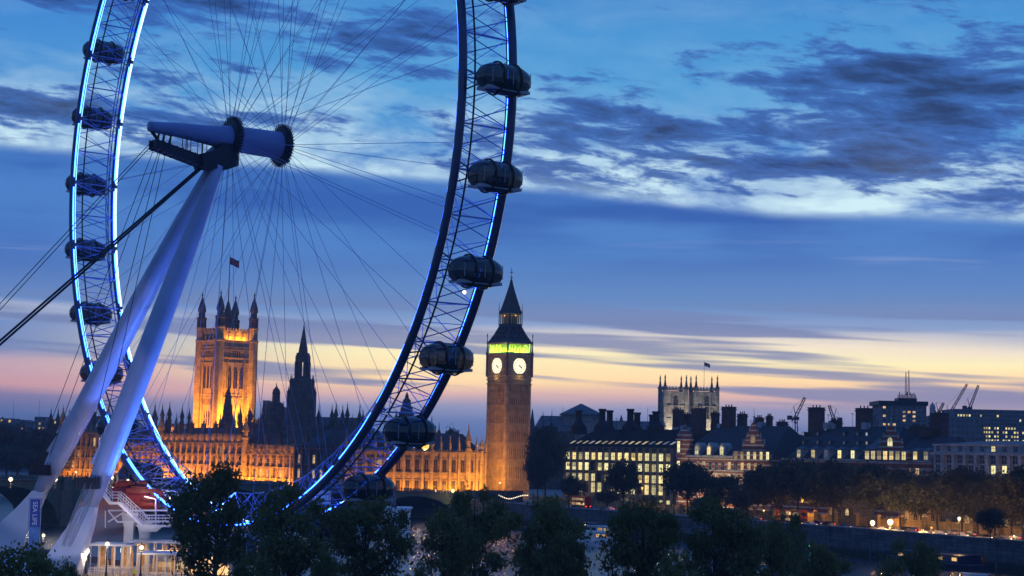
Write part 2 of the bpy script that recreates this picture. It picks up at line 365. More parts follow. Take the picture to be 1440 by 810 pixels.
tc = n.new('ShaderNodeTexCoord'); mp = n.new('ShaderNodeMapping'); n.l.new(tc.outputs['Object'], mp.inputs[0]); mp.inputs['Scale'].default_value = (.25, .09, 1)
bp = n.new('ShaderNodeBump'); bp.inputs['Strength'].default_value = .8; bp.inputs['Distance'].default_value = 1.2
n.l.new(n.noise(mp.outputs[0], 1, 4, .6), bp.inputs['Height']); n.l.new(bp.outputs[0], b.inputs['Normal']); MAT['river_water'] = m
structure(river.build('river', 'river_water'))
# land on the far side: one sheet with a steep embankment face to the water
g = MB()
outer = [(-5000, 4000), (-3000, 6000), (0, 7000), (1500, 6500), (2500, 6000), (3500, 5000), (4500, 4000), (5500, 3000), (6000, 2000), (6500, 0), (7000, -1500)]
vs = [(p.x, p.y, GZ) for p in far] + [(x, y, GZ) for x, y in outer]; k = len(far)
g.add(vs, [(i, i + 1, k + i + 1, k + i) for i in range(k - 1)])
structure(g.build('far_bank_ground', 'paving'))
def wallstrip(pts, z0, z1, th, side=1):
    g = MB(); L = []
    for i, p in enumerate(pts):
        a = pts[max(0, i - 1)]; b_ = pts[min(len(pts) - 1, i + 1)]; d = (b_ - a).normalized(); nn = Vector((-d.y, d.x, 0)) * side
        L.append((p, p + nn * th))
    for i in range(len(pts) - 1):
        (p, q), (r_, s_) = L[i], L[i + 1]
        g.add([(p.x, p.y, z0), (r_.x, r_.y, z0), (s_.x, s_.y, z0), (q.x, q.y, z0), (p.x, p.y, z1), (r_.x, r_.y, z1), (s_.x, s_.y, z1), (q.x, q.y, z1)],
              [(0, 1, 5, 4), (1, 2, 6, 5), (2, 3, 7, 6), (3, 0, 4, 7), (4, 5, 6, 7)])
    return g
m = MAT['granite'].copy(); m.name = 'tidal_granite'; n = NT(m.node_tree); b = n.n['Principled BSDF']; src = b.inputs['Base Color'].links[0].from_socket
tc = n.new('ShaderNodeTexCoord'); s3 = n.new('ShaderNodeSeparateXYZ'); n.l.new(tc.outputs['Object'], s3.inputs[0])
tide = n.ss(n.m('ADD', s3.outputs[2], n.m('MULTIPLY', n.noise(tc.outputs['Object'], .5, 5, .6), 1.6)), -2.6, -1.4)
n.l.new(n.mix(n.m('SUBTRACT', 1, tide), src, (.028, .034, .022)), b.inputs['Base Color']); MAT['tidal_granite'] = m
w = thing('embankment_wall', 'long dark granite river wall below the tree-lined road', 'river wall')
wallstrip(far[2:], WZ - 1, GZ + 1.05, -1.0).build('wall', 'tidal_granite', w)
g = wallstrip([p + Vector((0, 0, 0)) for p in far[2:]], GZ + 1.052, GZ + 1.3, -1.25); g.build('coping', 'pale_stone', w)
w = thing('terrace_wall', 'stone river wall along the foot of the floodlit palace', 'river wall')
wallstrip([Vector((-232.5, 890, 0)), Vector((-70, 679, 0))], WZ - 1, 2.3, -1).build('wall', 'gothic_stone', w)
# near bank
g = MB(); vs = [(p.x, p.y, 0) for p in near]; iv = [(p.x, p.y, 0) for p in [q + bankn * 2500 for q in near]]; k = len(near)
g.add(vs + iv, [(i, i + 1, k + i + 1, k + i) for i in range(k - 1)])
structure(g.build('near_bank_ground', 'paving'))
w = thing('riverside_wall', 'grey stone river wall at the foot of the great wheel', 'river wall')
wallstrip(near, WZ - 1, 1.0, .6, -1).build('wall', 'granite', w)
# embankment road with kerb and pavement and markings
def offset(pts, d):
    o = []
    for i, p in enumerate(pts):
        a = pts[max(0, i - 1)]; b_ = pts[min(len(pts) - 1, i + 1)]; t_ = (b_ - a).normalized(); o.append(p + Vector((-t_.y, t_.x, 0)) * d)
    return o
fr = far[2:9]
def strip(pts, d0, d1, z0, z=None):
    a, b_ = offset(pts, d0), offset(pts, d1); n_ = len(pts); g = MB()
    g.add([(p.x, p.y, z0) for p in a] + [(p.x, p.y, z0) for p in b_], [(i, i + 1, n_ + i + 1, n_ + i) for i in range(n_ - 1)]); return g
structure(strip(fr, 5, 21, GZ + .01).build('embankment_road', 'asphalt'))
g = MB()
for d0, d1 in ((1.2, 5), (21, 25)):
    a, b_ = offset(fr, d0), offset(fr, d1)
    for i in range(len(fr) - 1):
        P = [a[i], a[i + 1], b_[i + 1], b_[i]]
        g.add([(p.x, p.y, GZ - .1) for p in P] + [(p.x, p.y, GZ + .13) for p in P], [(4, 5, 6, 7), (0, 1, 5, 4), (1, 2, 6, 5), (2, 3, 7, 6), (3, 0, 4, 7)])
structure(g.build('pavement', 'paving'))
g = MB()
a = offset(fr, 13)
for i in range(len(a) - 1):
    d = a[i + 1] - a[i]; L = d.length; d.normalize(); s_ = Vector((-d.y, d.x, 0)) * .08; q = 0
    while q < L - 3:
        p0, p1 = a[i] + d * q, a[i] + d * (q + 2.5); q += 6
        g.add([(p0 - s_).to_tuple()[:2] + (GZ + .016,), (p1 - s_).to_tuple()[:2] + (GZ + .016,), (p1 + s_).to_tuple()[:2] + (GZ + .016,), (p0 + s_).to_tuple()[:2] + (GZ + .016,)], [(0, 1, 2, 3)])
structure(g.build('road_markings', 'white_paint'))

# ================================================================== the great wheel
C = Vector((HX, HY, 67.82)); AX = Vector((math.cos(.6605), math.sin(.6605), 0)); PL = Vector((AX.y, -AX.x, 0)); ZU = Vector((0, 0, 1))
WH = thing('observation_wheel', 'giant blue-lit observation wheel on two leaning white legs', 'observation wheel', (HX, HY, 0))
def ring(d, r, phi): return C + AX * d + (PL * math.cos(phi) + ZU * math.sin(phi)) * r
D, RR = 4.03, 60.0
def ringpts(d, r, n=128): return [ring(d, r, 2 * math.pi * i / n) for i in range(n)]
for d in (-D, D): MB().path(ringpts(d, RR), .58, 10, True).build('rim_chord', 'rim_steel', WH, world=True, smooth=True)
MB().path(ringpts(-2.1, RR), .13, 6, True).build('rim_chord', 'black_steel', WH, world=True)
MB().path(ringpts(3.0, RR + .1), .10, 6, True).build('rim_chord', 'black_steel', WH, world=True)
MB().path(ringpts(0, RR - 5.5), .09, 6, True).build('rim_chord', 'spoke_steel', WH, world=True)
g = MB(); N = 128
for i in range(N):
    a0, a1 = 2 * math.pi * i / N, 2 * math.pi * (i + 1) / N
    g.tube(ring(-D, RR, a0), ring(D, RR, a1), .075, n=4); g.tube(ring(D, RR, a0), ring(-D, RR, a1), .075, n=4)
    g.tube(ring(-2.1, RR, a0), ring(0, RR - 5.5, a1), .05, n=4); g.tube(ring(3.0, RR, a1), ring(0, RR - 5.5, a0), .05, n=4)
    if i % 2 == 0:
        g.tube(ring(-D, RR, a0), ring(D, RR, a0), .12, n=5)
        for s_ in (-D, D): g.tube(ring(s_, RR, a0), ring(0, RR - 5.5, a1), .06, n=4)
g.build('rim_lattice', 'blue_lit_steel', WH, world=True)
for d, mt, w_ in ((-D + .30, 'led_thin', .07), (D + .10, 'led_cyan', .20)):
    g = MB(); 
    for i in range(32):
        a = [2 * math.pi * (i + (.03 + .94 * q / 4)) / 32 for q in range(5)]
        g.path([ring(d, RR - .60, x) for x in a], w_, 5)
    g.build('led_strip', mt, WH, world=True)
for d, mt in ((-D - .1, 'led_deep'), (D - .25, 'led_deep')):
    g = MB()
    for i in range(32):
        a = [2 * math.pi * (i + (.08 + .84 * q / 4)) / 32 for q in range(5)]
        g.path([ring(d, RR - .66, x) for x in a], .12, 5)
    g.build('led_strip', mt, WH, world=True)
# hubs, spindle
for d in (-4.3, 4.55):
    g = MB(); n_ = 40
    M_ = Matrix.Translation(C + AX * d) @ AX.to_track_quat('Z', 'Y').to_matrix().to_4x4(); g.M = M_
    g.lathe(0, 0, [(2.2, -.55), (2.95, -.45), (2.95, .45), (2.2, .55)], n_)
    for k in range(n_):
        a = 2 * math.pi * k / n_; g.tube((2.9 * math.cos(a), 2.9 * math.sin(a), -.35), (3.45 * math.cos(a), 3.45 * math.sin(a), -.35), .14, .08, 4)
        g.tube((2.9 * math.cos(a), 2.9 * math.sin(a), .35), (3.45 * math.cos(a), 3.45 * math.sin(a), .35), .14, .08, 4)
    g.build('hub_flange', 'black_steel', WH, world=True)
g = MB(); prof = [(-18.2, .75, 0), (-17.5, .82, 0), (-13, 1.15, .1), (-9, 1.45, 0), (-6, 1.75, 0), (-4.9, 1.95, 0), (0, 2.1, 0), (4.2, 2.15, 0), (5.2, 2.1, 0), (5.5, 1.4, 0)]
g.path([C + AX * d + ZU * z for d, r, z in prof], [r for d, r, z in prof], 28).build('spindle', 'spindle_shaded', WH, world=True, smooth=True)
g = MB()   # service gantry slung under the spindle
B = Matrix(((AX.x, PL.x, 0, 0), (AX.y, PL.y, 0, 0), (0, 0, 1, 0), (0, 0, 0, 1))); g.M = Matrix.Translation(C) @ B
for s_ in (-1, 1):
    g.prism([(-17.6, -3.3), (-17.6, -1.9), (-9, -3.6), (-8.6, -5.3)], s_ * 1.0 - .08, s_ * 1.0 + .08) if s_ > 0 else g.prism([(-17.6, -3.3), (-17.6, -1.9), (-9, -3.6), (-8.6, -5.3)], -1.08, -.92)
g.add([(-17.6, -1.1, -3.2), (-8.6, -1.1, -5.2), (-8.6, 1.1, -5.2), (-17.6, 1.1, -3.2)], [(0, 1, 2, 3)])
for k in range(9):
    x = -17.2 + k * 1.05; g.box(x, x + .1, -1.15, 1.15, -3.4 - (x + 17.6) * .21, -1.8 - (x + 17.6) * .2)
g.build('service_gantry', 'black_steel', WH, world=True)
g = MB(); g.M = Matrix.Translation(C) @ B
g.prism([(-9.6, -5.3), (-10.2, -3.3), (-8, -2.6), (-6.6, -1.2), (-4.9, -1.2), (-3.8, -3.0), (-3.8, -4.4), (-5.6, -5.2)], -1.7, 1.7)
for x in (-16.8, -15.9, -14.8): g.tube((x, 0, -2.2), (x + .35, 0, -.4), .22, .12, 6)
for x in (-12.2, -11.6, -9.6, -8.9): g.tube((x, .8, -3.6), (x, .8, -.6), .07, n=4); g.tube((x, -.8, -3.6), (x, -.8, -.6), .07, n=4)
g.tube((-17.8, 0, -.6), (-16.2, 0, -2.4), .3, .2, 6)
g.build('bearing_housing', 'black_steel', WH, world=True)
g = MB(); g.M = Matrix.Translation(C) @ B; g.tube((5.0, 0, -2.6), (6.1, 0, -2.2), .3, .22, 6); g.build('hub_fitting', 'black_steel', WH, world=True)
# legs
T0 = C + AX * -6.9 + ZU * -4.6
J1, J2 = at(57, 690, 285), at(126, 712, 262)
def leg(J, off):
    a = T0 + PL * off; pts = []; rad = []
    for tt, r in ((0, .8), (.06, 1.0), (.2, 1.4), (.4, 1.68), (.62, 1.78), (.8, 1.7), (.90, 1.6), (.95, 1.45), (1, 1.15)):
        pts.append(a.lerp(J, tt)); rad.append(r)
    l = MB().path(pts, rad, 28).build('leg', 'leg_blue_lit', WH, world=True, smooth=True)
    g = MB(); d = (J - a).normalized(); sd_ = Vector((-1, 0, 0)) - d * d.dot(Vector((-1, 0, 0))); sd_.normalize(); hz = d.cross(sd_)
    for q in (.80, .86):
        c0 = a.lerp(J, q) + sd_ * 1.5
        P = [c0 + d * x + sd_ * y for x, y in ((-2.0, -1.2), (-1.7, .35), (1.6, .65), (1.8, -1))]
        g.add([p - hz * .5 for p in P] + [p + hz * .5 for p in P], [(0, 1, 2, 3), (7, 6, 5, 4), (0, 4, 5, 1), (1, 5, 6, 2), (2, 6, 7, 3), (3, 7, 4, 0)])
    o = g.build('stiffener', 'leg_blue_lit', l); o.location = (0, 0, 0)
    g = MB(); c0 = a.lerp(J, .945) + Vector((-.9, -.8, 0)); hx_ = 1.75
    g.box(c0.x - hx_, c0.x + hx_, c0.y - 1.9, c0.y + 1.9, c0.z - .2, c0.z)
    for x0, x1, y0, y1 in ((-hx_, hx_, -1.9, -1.85), (-hx_, hx_, 1.85, 1.9), (-hx_, -hx_ + .05, -1.9, 1.9), (hx_ - .05, hx_, -1.9, 1.9)):
        g.box(c0.x + x0, c0.x + x1, c0.y + y0, c0.y + y1, c0.z, c0.z + 1.5)
    for k in range(8): g.tube((c0.x - hx_ + k * hx_ / 3.5, c0.y - 1.95, c0.z), (c0.x - hx_ + k * hx_ / 3.5, c0.y - 1.95, c0.z + 1.9), .05, n=4)
    g.build('maintenance_platform', 'black_steel', l)
    for q in (.14, .27, .40, .53, .66, .78):   # bolted flange joints
        g = MB(); c_ = a.lerp(J, q); rq = np.interp(q, [0, .06, .2, .4, .62, .8, .9, .95, 1], [.8, 1.0, 1.4, 1.68, 1.78, 1.7, 1.6, 1.45, 1.15])
        g.path([c_ - d * .06, c_ + d * .06], rq + .035, 28); g.build('weld_flange', 'leg_blue_lit', l)
    return l
leg(J1, -1.1); leg(J2, 1.1)
def foot(J, fx, fy, tx, ty):
    g = MB()
    top = [(J.x - 1.1, J.y - 1.1, J.z), (J.x + 1.1, J.y - 1.1, J.z), (J.x + 1.1, J.y + 1.1, J.z), (J.x - 1.1, J.y + 1.1, J.z)]
    mid = [(J.x - 1.6 + tx * .25, J.y - 1.6 + ty * .25, J.z - 2.6), (J.x + 1.6 + tx * .25, J.y - 1.6 + ty * .25, J.z - 2.6), (J.x + 1.6 + tx * .25, J.y + 1.6 + ty * .25, J.z - 2.6), (J.x - 1.6 + tx * .25, J.y + 1.6 + ty * .25, J.z - 2.6)]
    bot = [(J.x - fx + tx, J.y - fy + ty, 0), (J.x + fx * .55 + tx, J.y - fy + ty, 0), (J.x + fx * .55 + tx, J.y + fy + ty, 0), (J.x - fx + tx, J.y + fy + ty, 0)]
    q = [(0, 1, 5, 4), (1, 2, 6, 5), (2, 3, 7, 6), (3, 0, 4, 7)]
    g.add(top + mid + bot, [(0, 3, 2, 1)] + q + [tuple(i + 4 for i in f) for f in q] + [(8, 9, 10, 11)])
    for u in (.3, .6):
        z_ = J.z - 2.6 - (J.z - 2.6) * u
    return g.build('leg_base', 'white_steel', WH, world=True)
foot(J1, 6.5, 2.4, -6.0, -2); foot(J2, 4.2, 2.4, -3.2, -2)
# access ladder up to the second leg platform
g = MB(); p0, p1 = at(92, 768, 258), at(124, 690, 259)
for s_ in (-.5, .5):
    g.tube(p0 + Vector((s_, 0, 0)), p1 + Vector((s_, 0, 0)), .09, n=5); g.tube(p0 + Vector((s_, 0, 1.1)), p1 + Vector((s_, 0, 1.1)), .05, n=5)
for k in range(24):
    p = p0.lerp(p1, k / 23); g.box(p.x - .5, p.x + .5, p.y - .12, p.y + .12, p.z - .03, p.z + .03); g.tube(p + Vector((-.5, 0, 0)), p + Vector((-.5, 0, 1.1)), .03, n=4)
g.build('access_ladder', 'grey_steel', WH, world=True)
# stay cables
anch = Vector((-100, 217, 0))
sidev = (anch - T0).cross(ZU).normalized()
for o_ in (-.32, .32):
    a = T0 + ZU * .9 - AX * .9
    MB().path([a + (ZU * .5 + sidev * .1) * o_ * 1.2, anch + (ZU * 1.0 + sidev * .2) * o_ * 1.2], .17, 6).build('stay_cable', 'black_steel', WH, world=True)
e = C + AX * -17.4 + ZU * -2.2
for o_ in (-.3, .3): MB().path([e + ZU * o_, anch + Vector((2, 2, 0)) + ZU * o_ * 2 + sidev * o_], .06, 5).build('stay_cable', 'black_steel', WH, world=True)
for q, (px, py, Y, dx) in enumerate(((52, 668, 283, 0), (118, 690, 262, 0))):
    for o_ in (-.45, .45):
        MB().path([e + AX * (.6 + 1.1 * q) + AX * o_ + ZU * -1, at(px, py, Y) + Vector((o_ * 2.2, 0, 0))], .055, 5).build('stay_cable', 'black_steel', WH, world=True)
# spokes
for hub, d in enumerate((-4.3, 4.55)):
    for k in range(44):
        a = 2 * math.pi * (k + .5 * hub) / 44
        side = -D if (k % 2 == 0) else D
        tw = (.05 if k % 4 < 2 else -.05)
        MB().tube(C + AX * d + (PL * math.cos(a) + ZU * math.sin(a)) * 3.0, ring(side, RR - .4, a + tw), .038, n=4).build('spoke', 'spoke_steel', WH, world=True)
# capsules
def capsule_meshes():
    g = MB(); g.M = AX.to_track_quat('Z', 'Y').to_matrix().to_4x4()
    prof = [(.02, -4.0), (.8, -3.85), (1.45, -3.3), (1.85, -2.3), (2.0, -1.0), (2.02, 0), (2.0, 1.0), (1.85, 2.3), (1.45, 3.3), (.8, 3.85), (.02, 4.0)]
    g.lathe(0, 0, prof, 20); body = g
    f = MB(); f.M = B.copy(); f.box(-3.3, 3.3, -1.3, 1.3, -1.62, -1.25); f.box(-1.6, 1.6, -.3, .3, -1.25, -.75)
    for x in (-3, -1.5, 0, 1.5, 3): f.box(x - .05, x + .05, -2.03 + abs(x) * .1, -1.98 + abs(x) * .1, -.9, .9); f.box(x - .05, x + .05, 1.98 - abs(x) * .1, 2.03 - abs(x) * .1, -.9, .9)
    r_ = []
    for x in (-1.35, 1.35):
        k = MB(); k.path([AX * x + (PL * math.cos(q) + ZU * math.sin(q)) * 2.12 for q in [2 * math.pi * i / 24 for i in range(24)]], .13, 6, True); r_.append(k)
    return body, f, r_
body, fl, rings = capsule_meshes()
m = bpy.data.materials.new('capsule_glass'); m.use_nodes = True; n = NT(m.node_tree); b = n.n['Principled BSDF']
b.inputs['Base Color'].default_value = (.02, .025, .04, 1); b.inputs['Roughness'].default_value = .08; b.inputs['Alpha'].default_value = .88; b.inputs['Specular IOR Level'].default_value = .8; MAT['capsule_glass'] = m
cap0 = None; NC = 32; PH = .0
for k in range(NC):
    a = 2 * math.pi * (k - .03) / NC; p = ring(0, RR + 3.3, a) - Vector((HX, HY, 0))
    if cap0 is None:
        cap0 = body.build('capsule', 'capsule_glass', WH, loc=p, smooth=True)
        fl.build('capsule_floor', 'grey_steel', cap0)
        for r_ in rings: r_.build('mounting_ring', 'black_steel', cap0)
    else:
        c_ = cap0.copy(); COL.objects.link(c_); c_.parent = WH; c_.location = p
        for ch in list(cap0.children):
            x = ch.copy(); COL.objects.link(x); x.parent = c_
caps = [o for o in WH.children if o.name.startswith('capsule')]
for k, c_ in enumerate(caps):
    a = 2 * math.pi * (k - .03) / NC; o_ = ring(0, RR + 3.3, a)
    for s_ in (-1, 1):
        g = MB(); top = ring(s_ * 1.35, RR + 1.4, a) - o_
        for q in (-.025, .025): g.path([top, ring(s_ * D, RR, a + q) - o_], .11, 5)
        g.build('bracket', 'rim_steel', c_)
lp = at(653, 411, 262)
MB().ball(lp, .32).build('service_lamp', 'bulb_white', WH, world=True)

# ---------------- boarding structures at the wheel's foot
def rails(g, p0, p1, h=1.1, step=1.5, r=.04):
    p0, p1 = Vector(p0), Vector(p1); n_ = max(1, int((p1 - p0).length / step))
    for k in range(n_ + 1):
        p = p0.lerp(p1, k / n_); g.tube(p, p + ZU * h, r, n=4)
    for q in (.4, .7, 1): g.tube(p0 + ZU * h * q, p1 + ZU * h * q, r, n=4)
RT = thing('restraint_tower', 'white steel boarding gantry with rust red machinery beside the wheel foot', 'gantry', tuple(at(195, 760, 276))[:2] + (0,))
def rb(g, nm, mt): return g.build(nm, mt, RT, world=True)
for px, w_ in ((184, 3.0), (206, 3.0)):
    p = at(px, 700, 277); t_ = zat(px, 722 if px == 184 else 733, 277)
    g = MB(); g.sq(p.x, p.y, [(.75, WZ - 1), (.75, t_ - 2.2), (1.15, t_)]); rb(g, 'pier', 'white_paint')
g = MB(); a_, b_, c_, d_ = at(140, 688, 272), at(156, 706, 272), at(168, 706, 272), at(202, 738, 272); e_ = at(240, 738, 272)
for p, q in ((a_, b_), (b_, c_), (c_, d_), (d_, e_)):
    P = [p + Vector((0, -1, 0)), q + Vector((0, -1, 0)), q + Vector((0, 1, 0)), p + Vector((0, 1, 0))]
    g.add([v - ZU * .35 for v in P] + P, [(0, 3, 2, 1), (4, 5, 6, 7), (0, 1, 5, 4), (1, 2, 6, 5), (2, 3, 7, 6), (3, 0, 4, 7)])
rb(g, 'walkway', 'white_steel')
g = MB()
for p, q in ((a_, b_), (b_, c_), (c_, d_), (d_, e_)):
    for s_ in (-1, 1): rails(g, p + Vector((0, s_, 0)), q + Vector((0, s_, 0)), 1.6 if q is not e_ else 1.5, 1.0, .05)
rb(g, 'railing', 'white_steel')
for (px, py, sx_, sz, Y) in ((175, 693, 3.2, 3.4, 280), (196, 700, 4.2, 3.0, 279), (208, 704, 4.8, 3.2, 279), (200, 688, 1.6, 2.4, 281), (216, 709, 3.6, 2.2, 278)):
    p = at(px, py, Y); g = MB()
    g.cbox(p, sx_, 2.6, sz, .2); g.cbox(p + ZU * (sz / 2 + .15), sx_ * .7, 1.8, .3, .2); g.tube(p + Vector((-sx_ / 2, -1.4, 0)), p + Vector((sx_ / 2, -1.4, 0)), sz * .28, n=12)
    for k in (-.33, 0, .33): g.cbox(p + Vector((sx_ * k, -1.35, 0)), .12, .12, sz * .9, .2)
    rb(g, 'machinery_housing', 'red_paint')
g = MB(); q0, q1 = zat(180, 722, 277), zat(180, 735, 277)
for (x0, y0), (x1, y1) in (((152, 718), (238, 718)), ((152, 718), (165, 734)), ((165, 734), (238, 734)), ((178, 718), (190, 734)), ((196, 715), (210, 731)), ((152, 734), (178, 718))):
    for Y in (273, 279): g.tube(at(x0, y0, Y), at(x1, y1, Y), .13, n=5)
g.tube(at(219, 702, 274), at(219, 738, 274), .14, n=6); g.tube(at(148, 718, 274), at(148, 742, 274), .09, n=6); g.tube(at(219, 702, 274), at(203, 698, 274), .1, n=5)
rb(g, 'trusswork', 'white_steel')
g = MB()   # dark motors, cable drums and hoses on the upper deck
for (px, py, r_) in ((158, 687, .9), (163, 676, .7), (170, 674, .8), (150, 683, .6), (183, 682, .6)):
    p = at(px, py, 283); g.tube(p - AX * .8, p + AX * .8, r_, n=12); g.tube(p - AX * .9, p - AX * .75, r_ * 1.3, n=12); g.tube(p - ZU * 2.2, p, .2, n=6); g.cbox(p - ZU * 1.6, 1.6, 1.6, .5)
rb(g, 'winch', 'iron')
g = MB(); p = at(208, 742, 276); g.add([at(190, 738, 274), at(232, 738, 274), at(220, 748, 274), at(200, 748, 274), at(190, 738, 284), at(232, 738, 284), at(220, 748, 284), at(200, 748, 284)], [(0, 3, 2, 1), (4, 5, 6, 7), (0, 1, 5, 4), (1, 2, 6, 5), (2, 3, 7, 6), (3, 0, 4, 7)]); rb(g, 'landing', 'white_paint')
for px, py in ((180, 676), (187, 685), (158, 672), (240, 700)):
    rb(MB().ball(at(px, py, 282), .26, 8, 5), 'work_lamp', 'bulb_white')
    q_ = at(px, py, 282); lamp('POINT', 'machinery_fill', (q_.x, q_.y - 1, q_.z - .3), 500, (1, .8, .6), shadow_soft_size=.2)
for px, py, Y in ((205, 696, 273), (175, 712, 268)):
    q_ = at(px, py, Y); lamp('POINT', 'machinery_fill', q_, 420, (1, .75, .55), shadow_soft_size=.2)  # lights without a fitting, added to brighten the red machinery
# second gantry, right of the wheel foot
RT = thing('boarding_gantry', 'pale boarding platform half hidden behind the trees right of the wheel foot', 'platform', tuple(at(480, 740, 268))[:2] + (0,))
g = MB(); p0, p1 = at(262, 748, 262), at(575, 748, 285)
P = [p0 + Vector((0, -3, 0)), p1 + Vector((0, -3, 0)), p1 + Vector((0, 3, 0)), p0 + Vector((0, 3, 0))]
g.add([v - ZU * 1.0 for v in P] + P, [(0, 3, 2, 1), (4, 5, 6, 7), (0, 1, 5, 4), (1, 2, 6, 5), (2, 3, 7, 6), (3, 0, 4, 7)]); g.build('deck', 'white_paint', RT, world=True)
for k in range(7):
    p = p0.lerp(p1, (k + .5) / 7); MB().sq(p.x, p.y, [(.8, WZ - 1), (.8, p.z - 1)]).build('pier', 'white_paint', RT, world=True)
g = MB(); rails(g, p0 + Vector((0, -2.8, 0)), p1 + Vector((0, -2.8, 0)), 1.3, 2.0, .05); rails(g, p0 + Vector((0, 2.8, 0)), p1 + Vector((0, 2.8, 0)), 1.3, 2.0, .05); g.build('railing', 'white_steel', RT, world=True)
g = MB(); a_, b_ = at(538, 705, 285), at(575, 740, 285); g.box(a_.x, b_.x, 284, 289, b_.z, a_.z - 1.2); g.box(a_.x - .3, b_.x + .3, 283.5, 289.5, a_.z - 1.2, a_.z - .9); g.build('cabin', 'white_paint', RT, world=True)
g = MB(); a_, b_ = at(437, 690, 268), at(462, 720, 268); g.box(a_.x, b_.x, 268, 271, b_.z, a_.z); g.build('cabin', 'white_steel', RT, world=True)
g = MB(); g.tube(at(444, 676, 267), at(444, 725, 267), .12, n=6); g.build('mast', 'white_steel', RT, world=True)
g = MB(); g.tube(at(535, 668, 284), at(555, 688, 284), .5, n=8); g.tube(at(549, 672, 284), at(540, 690, 284), .25, n=6); g.tube(at(553, 688, 284), at(553, 715, 284), .35, n=8); g.build('jib_arm', 'rim_steel', RT, world=True)
for px, py in ((444, 686), (509, 688), (537, 700)): MB().ball(at(px, py, 267), .24, 8, 5).build('work_lamp', 'bulb_white', RT, world=True)
for px, py in ((300, 640), (340, 690), (400, 700), (450, 690)): pass
# blue floodlights aimed along the rim from the boarding deck, and pale ones on the legs
lamp('SPOT', 'floodlight', at(330, 742, 266), 60000, (.08, .22, 1), aim=at(215, 560, 262), spot_size=R(70), shadow_soft_size=.4)
lamp('SPOT', 'floodlight', at(480, 735, 262), 60000, (.10, .25, 1), aim=at(620, 560, 250), spot_size=R(65), shadow_soft_size=.4)
lamp('SPOT', 'floodlight', at(400, 745, 268), 60000, (.10, .25, 1), aim=at(440, 690, 250), spot_size=R(120), shadow_soft_size=.4)
lamp('SPOT', 'floodlight', at(-20, 800, 225), 14000, (.6, .62, 1), aim=at(110, 600, 270), spot_size=R(50), shadow_soft_size=.4)
lamp('SPOT', 'floodlight', at(175, 800, 240), 7000, (.12, .25, 1), aim=at(190, 520, 263), spot_size=R(45), shadow_soft_size=.4)
# ================================================================== buildings
def win_mesh(w, h, glass, frame='gothic_stone', mull=1, arch=False, trans=1):
    g = MB(); t_ = .09
    if arch:
        P = [(-w / 2, 0), (w / 2, 0), (w / 2, h * .72), (w * .25, h * .93), (0, h), (-w * .25, h * .93), (-w / 2, h * .72)]
        g.prism(P, -.10, -.02)
        P2 = [(x * 1.18, z * 1.06 - .05) for x, z in P]; g.use(1); g.prism(P2, -.06, 0)
    else:
        g.box(-w / 2, w / 2, -.10, -.02, 0, h); g.use(1); g.box(-w / 2 - .12, w / 2 + .12, -.06, 0, -.12, h + .12)
    g.use(1)
    for k in range(mull):
        x = -w / 2 + w * (k + 1) / (mull + 1); g.box(x - t_ / 2, x + t_ / 2, -.16, -.11, 0, h * (.95 if not arch else .85))
    for k in range(trans):
        z = h * (k + 1) / (trans + 1); g.box(-w / 2, w / 2, -.155, -.105, z - t_ / 2, z + t_ / 2)
    me = bpy.data.meshes.new('window'); me.from_pydata(g.v, [], g.f); me.materials.append(MAT[glass]); me.materials.append(MAT[frame])
    me.polygons.foreach_set('material_index', g.mi); me.update(); return me
WC = {}
def win(root, x, y, z, w, h, glass, frame='gothic_stone', mull=1, arch=False, trans=1, rz=0, name='window'):
    k = (w, h, glass, frame, mull, arch, trans)
    if k not in WC: WC[k] = win_mesh(*k)
    return put(name, WC[k], root, (x, y, z), rz=rz)
def turret_prof(r, z0, zs, zt):   # shaft to zs, ogee cap to zt
    h = zt - zs
    return [(r, z0), (r, zs - h * .42), (r * 1.25, zs - h * .40), (r * 1.25, zs - h * .36), (r * .8, zs - h * .34), (r * .8, zs - h * .04), (r * 1.15, zs - h * .02), (r * 1.15, zs + h * .02),
            (r * .95, zs + h * .12), (r * .62, zs + h * .30), (r * .30, zs + h * .48), (r * .14, zs + h * .68), (r * .22, zs + h * .71), (r * .22, zs + h * .75), (r * .07, zs + h * .80), (r * .03, zt)]
def turret(root, x, y, r, z0, zs, zt, mt, name='turret', n=8):
    g = MB(); g.lathe(x, y, turret_prof(r, z0, zs, zt), n); return g.build(name, mt, root)
def pinn(g, x, y, r, z0, zs, zt):
    g.sq(x, y, [(r, z0), (r, zs), (r * 1.3, zs + .05), (r * 1.3, zs + .3), (r * .8, zs + .35), (r * .25, zs + (zt - zs) * .6), (r * .4, zs + (zt - zs) * .63), (r * .08, zt)])
def merlons(g, x0, x1, y, z, w=.9, gap=.8, h=.9, th=.5):
    n_ = max(1, int((x1 - x0) / (w + gap)))
    st_ = (x1 - x0) / n_
    for k in range(n_): g.box(x0 + k * st_ + gap / 2, x0 + k * st_ + gap / 2 + w, y, y + th, z, z + h)

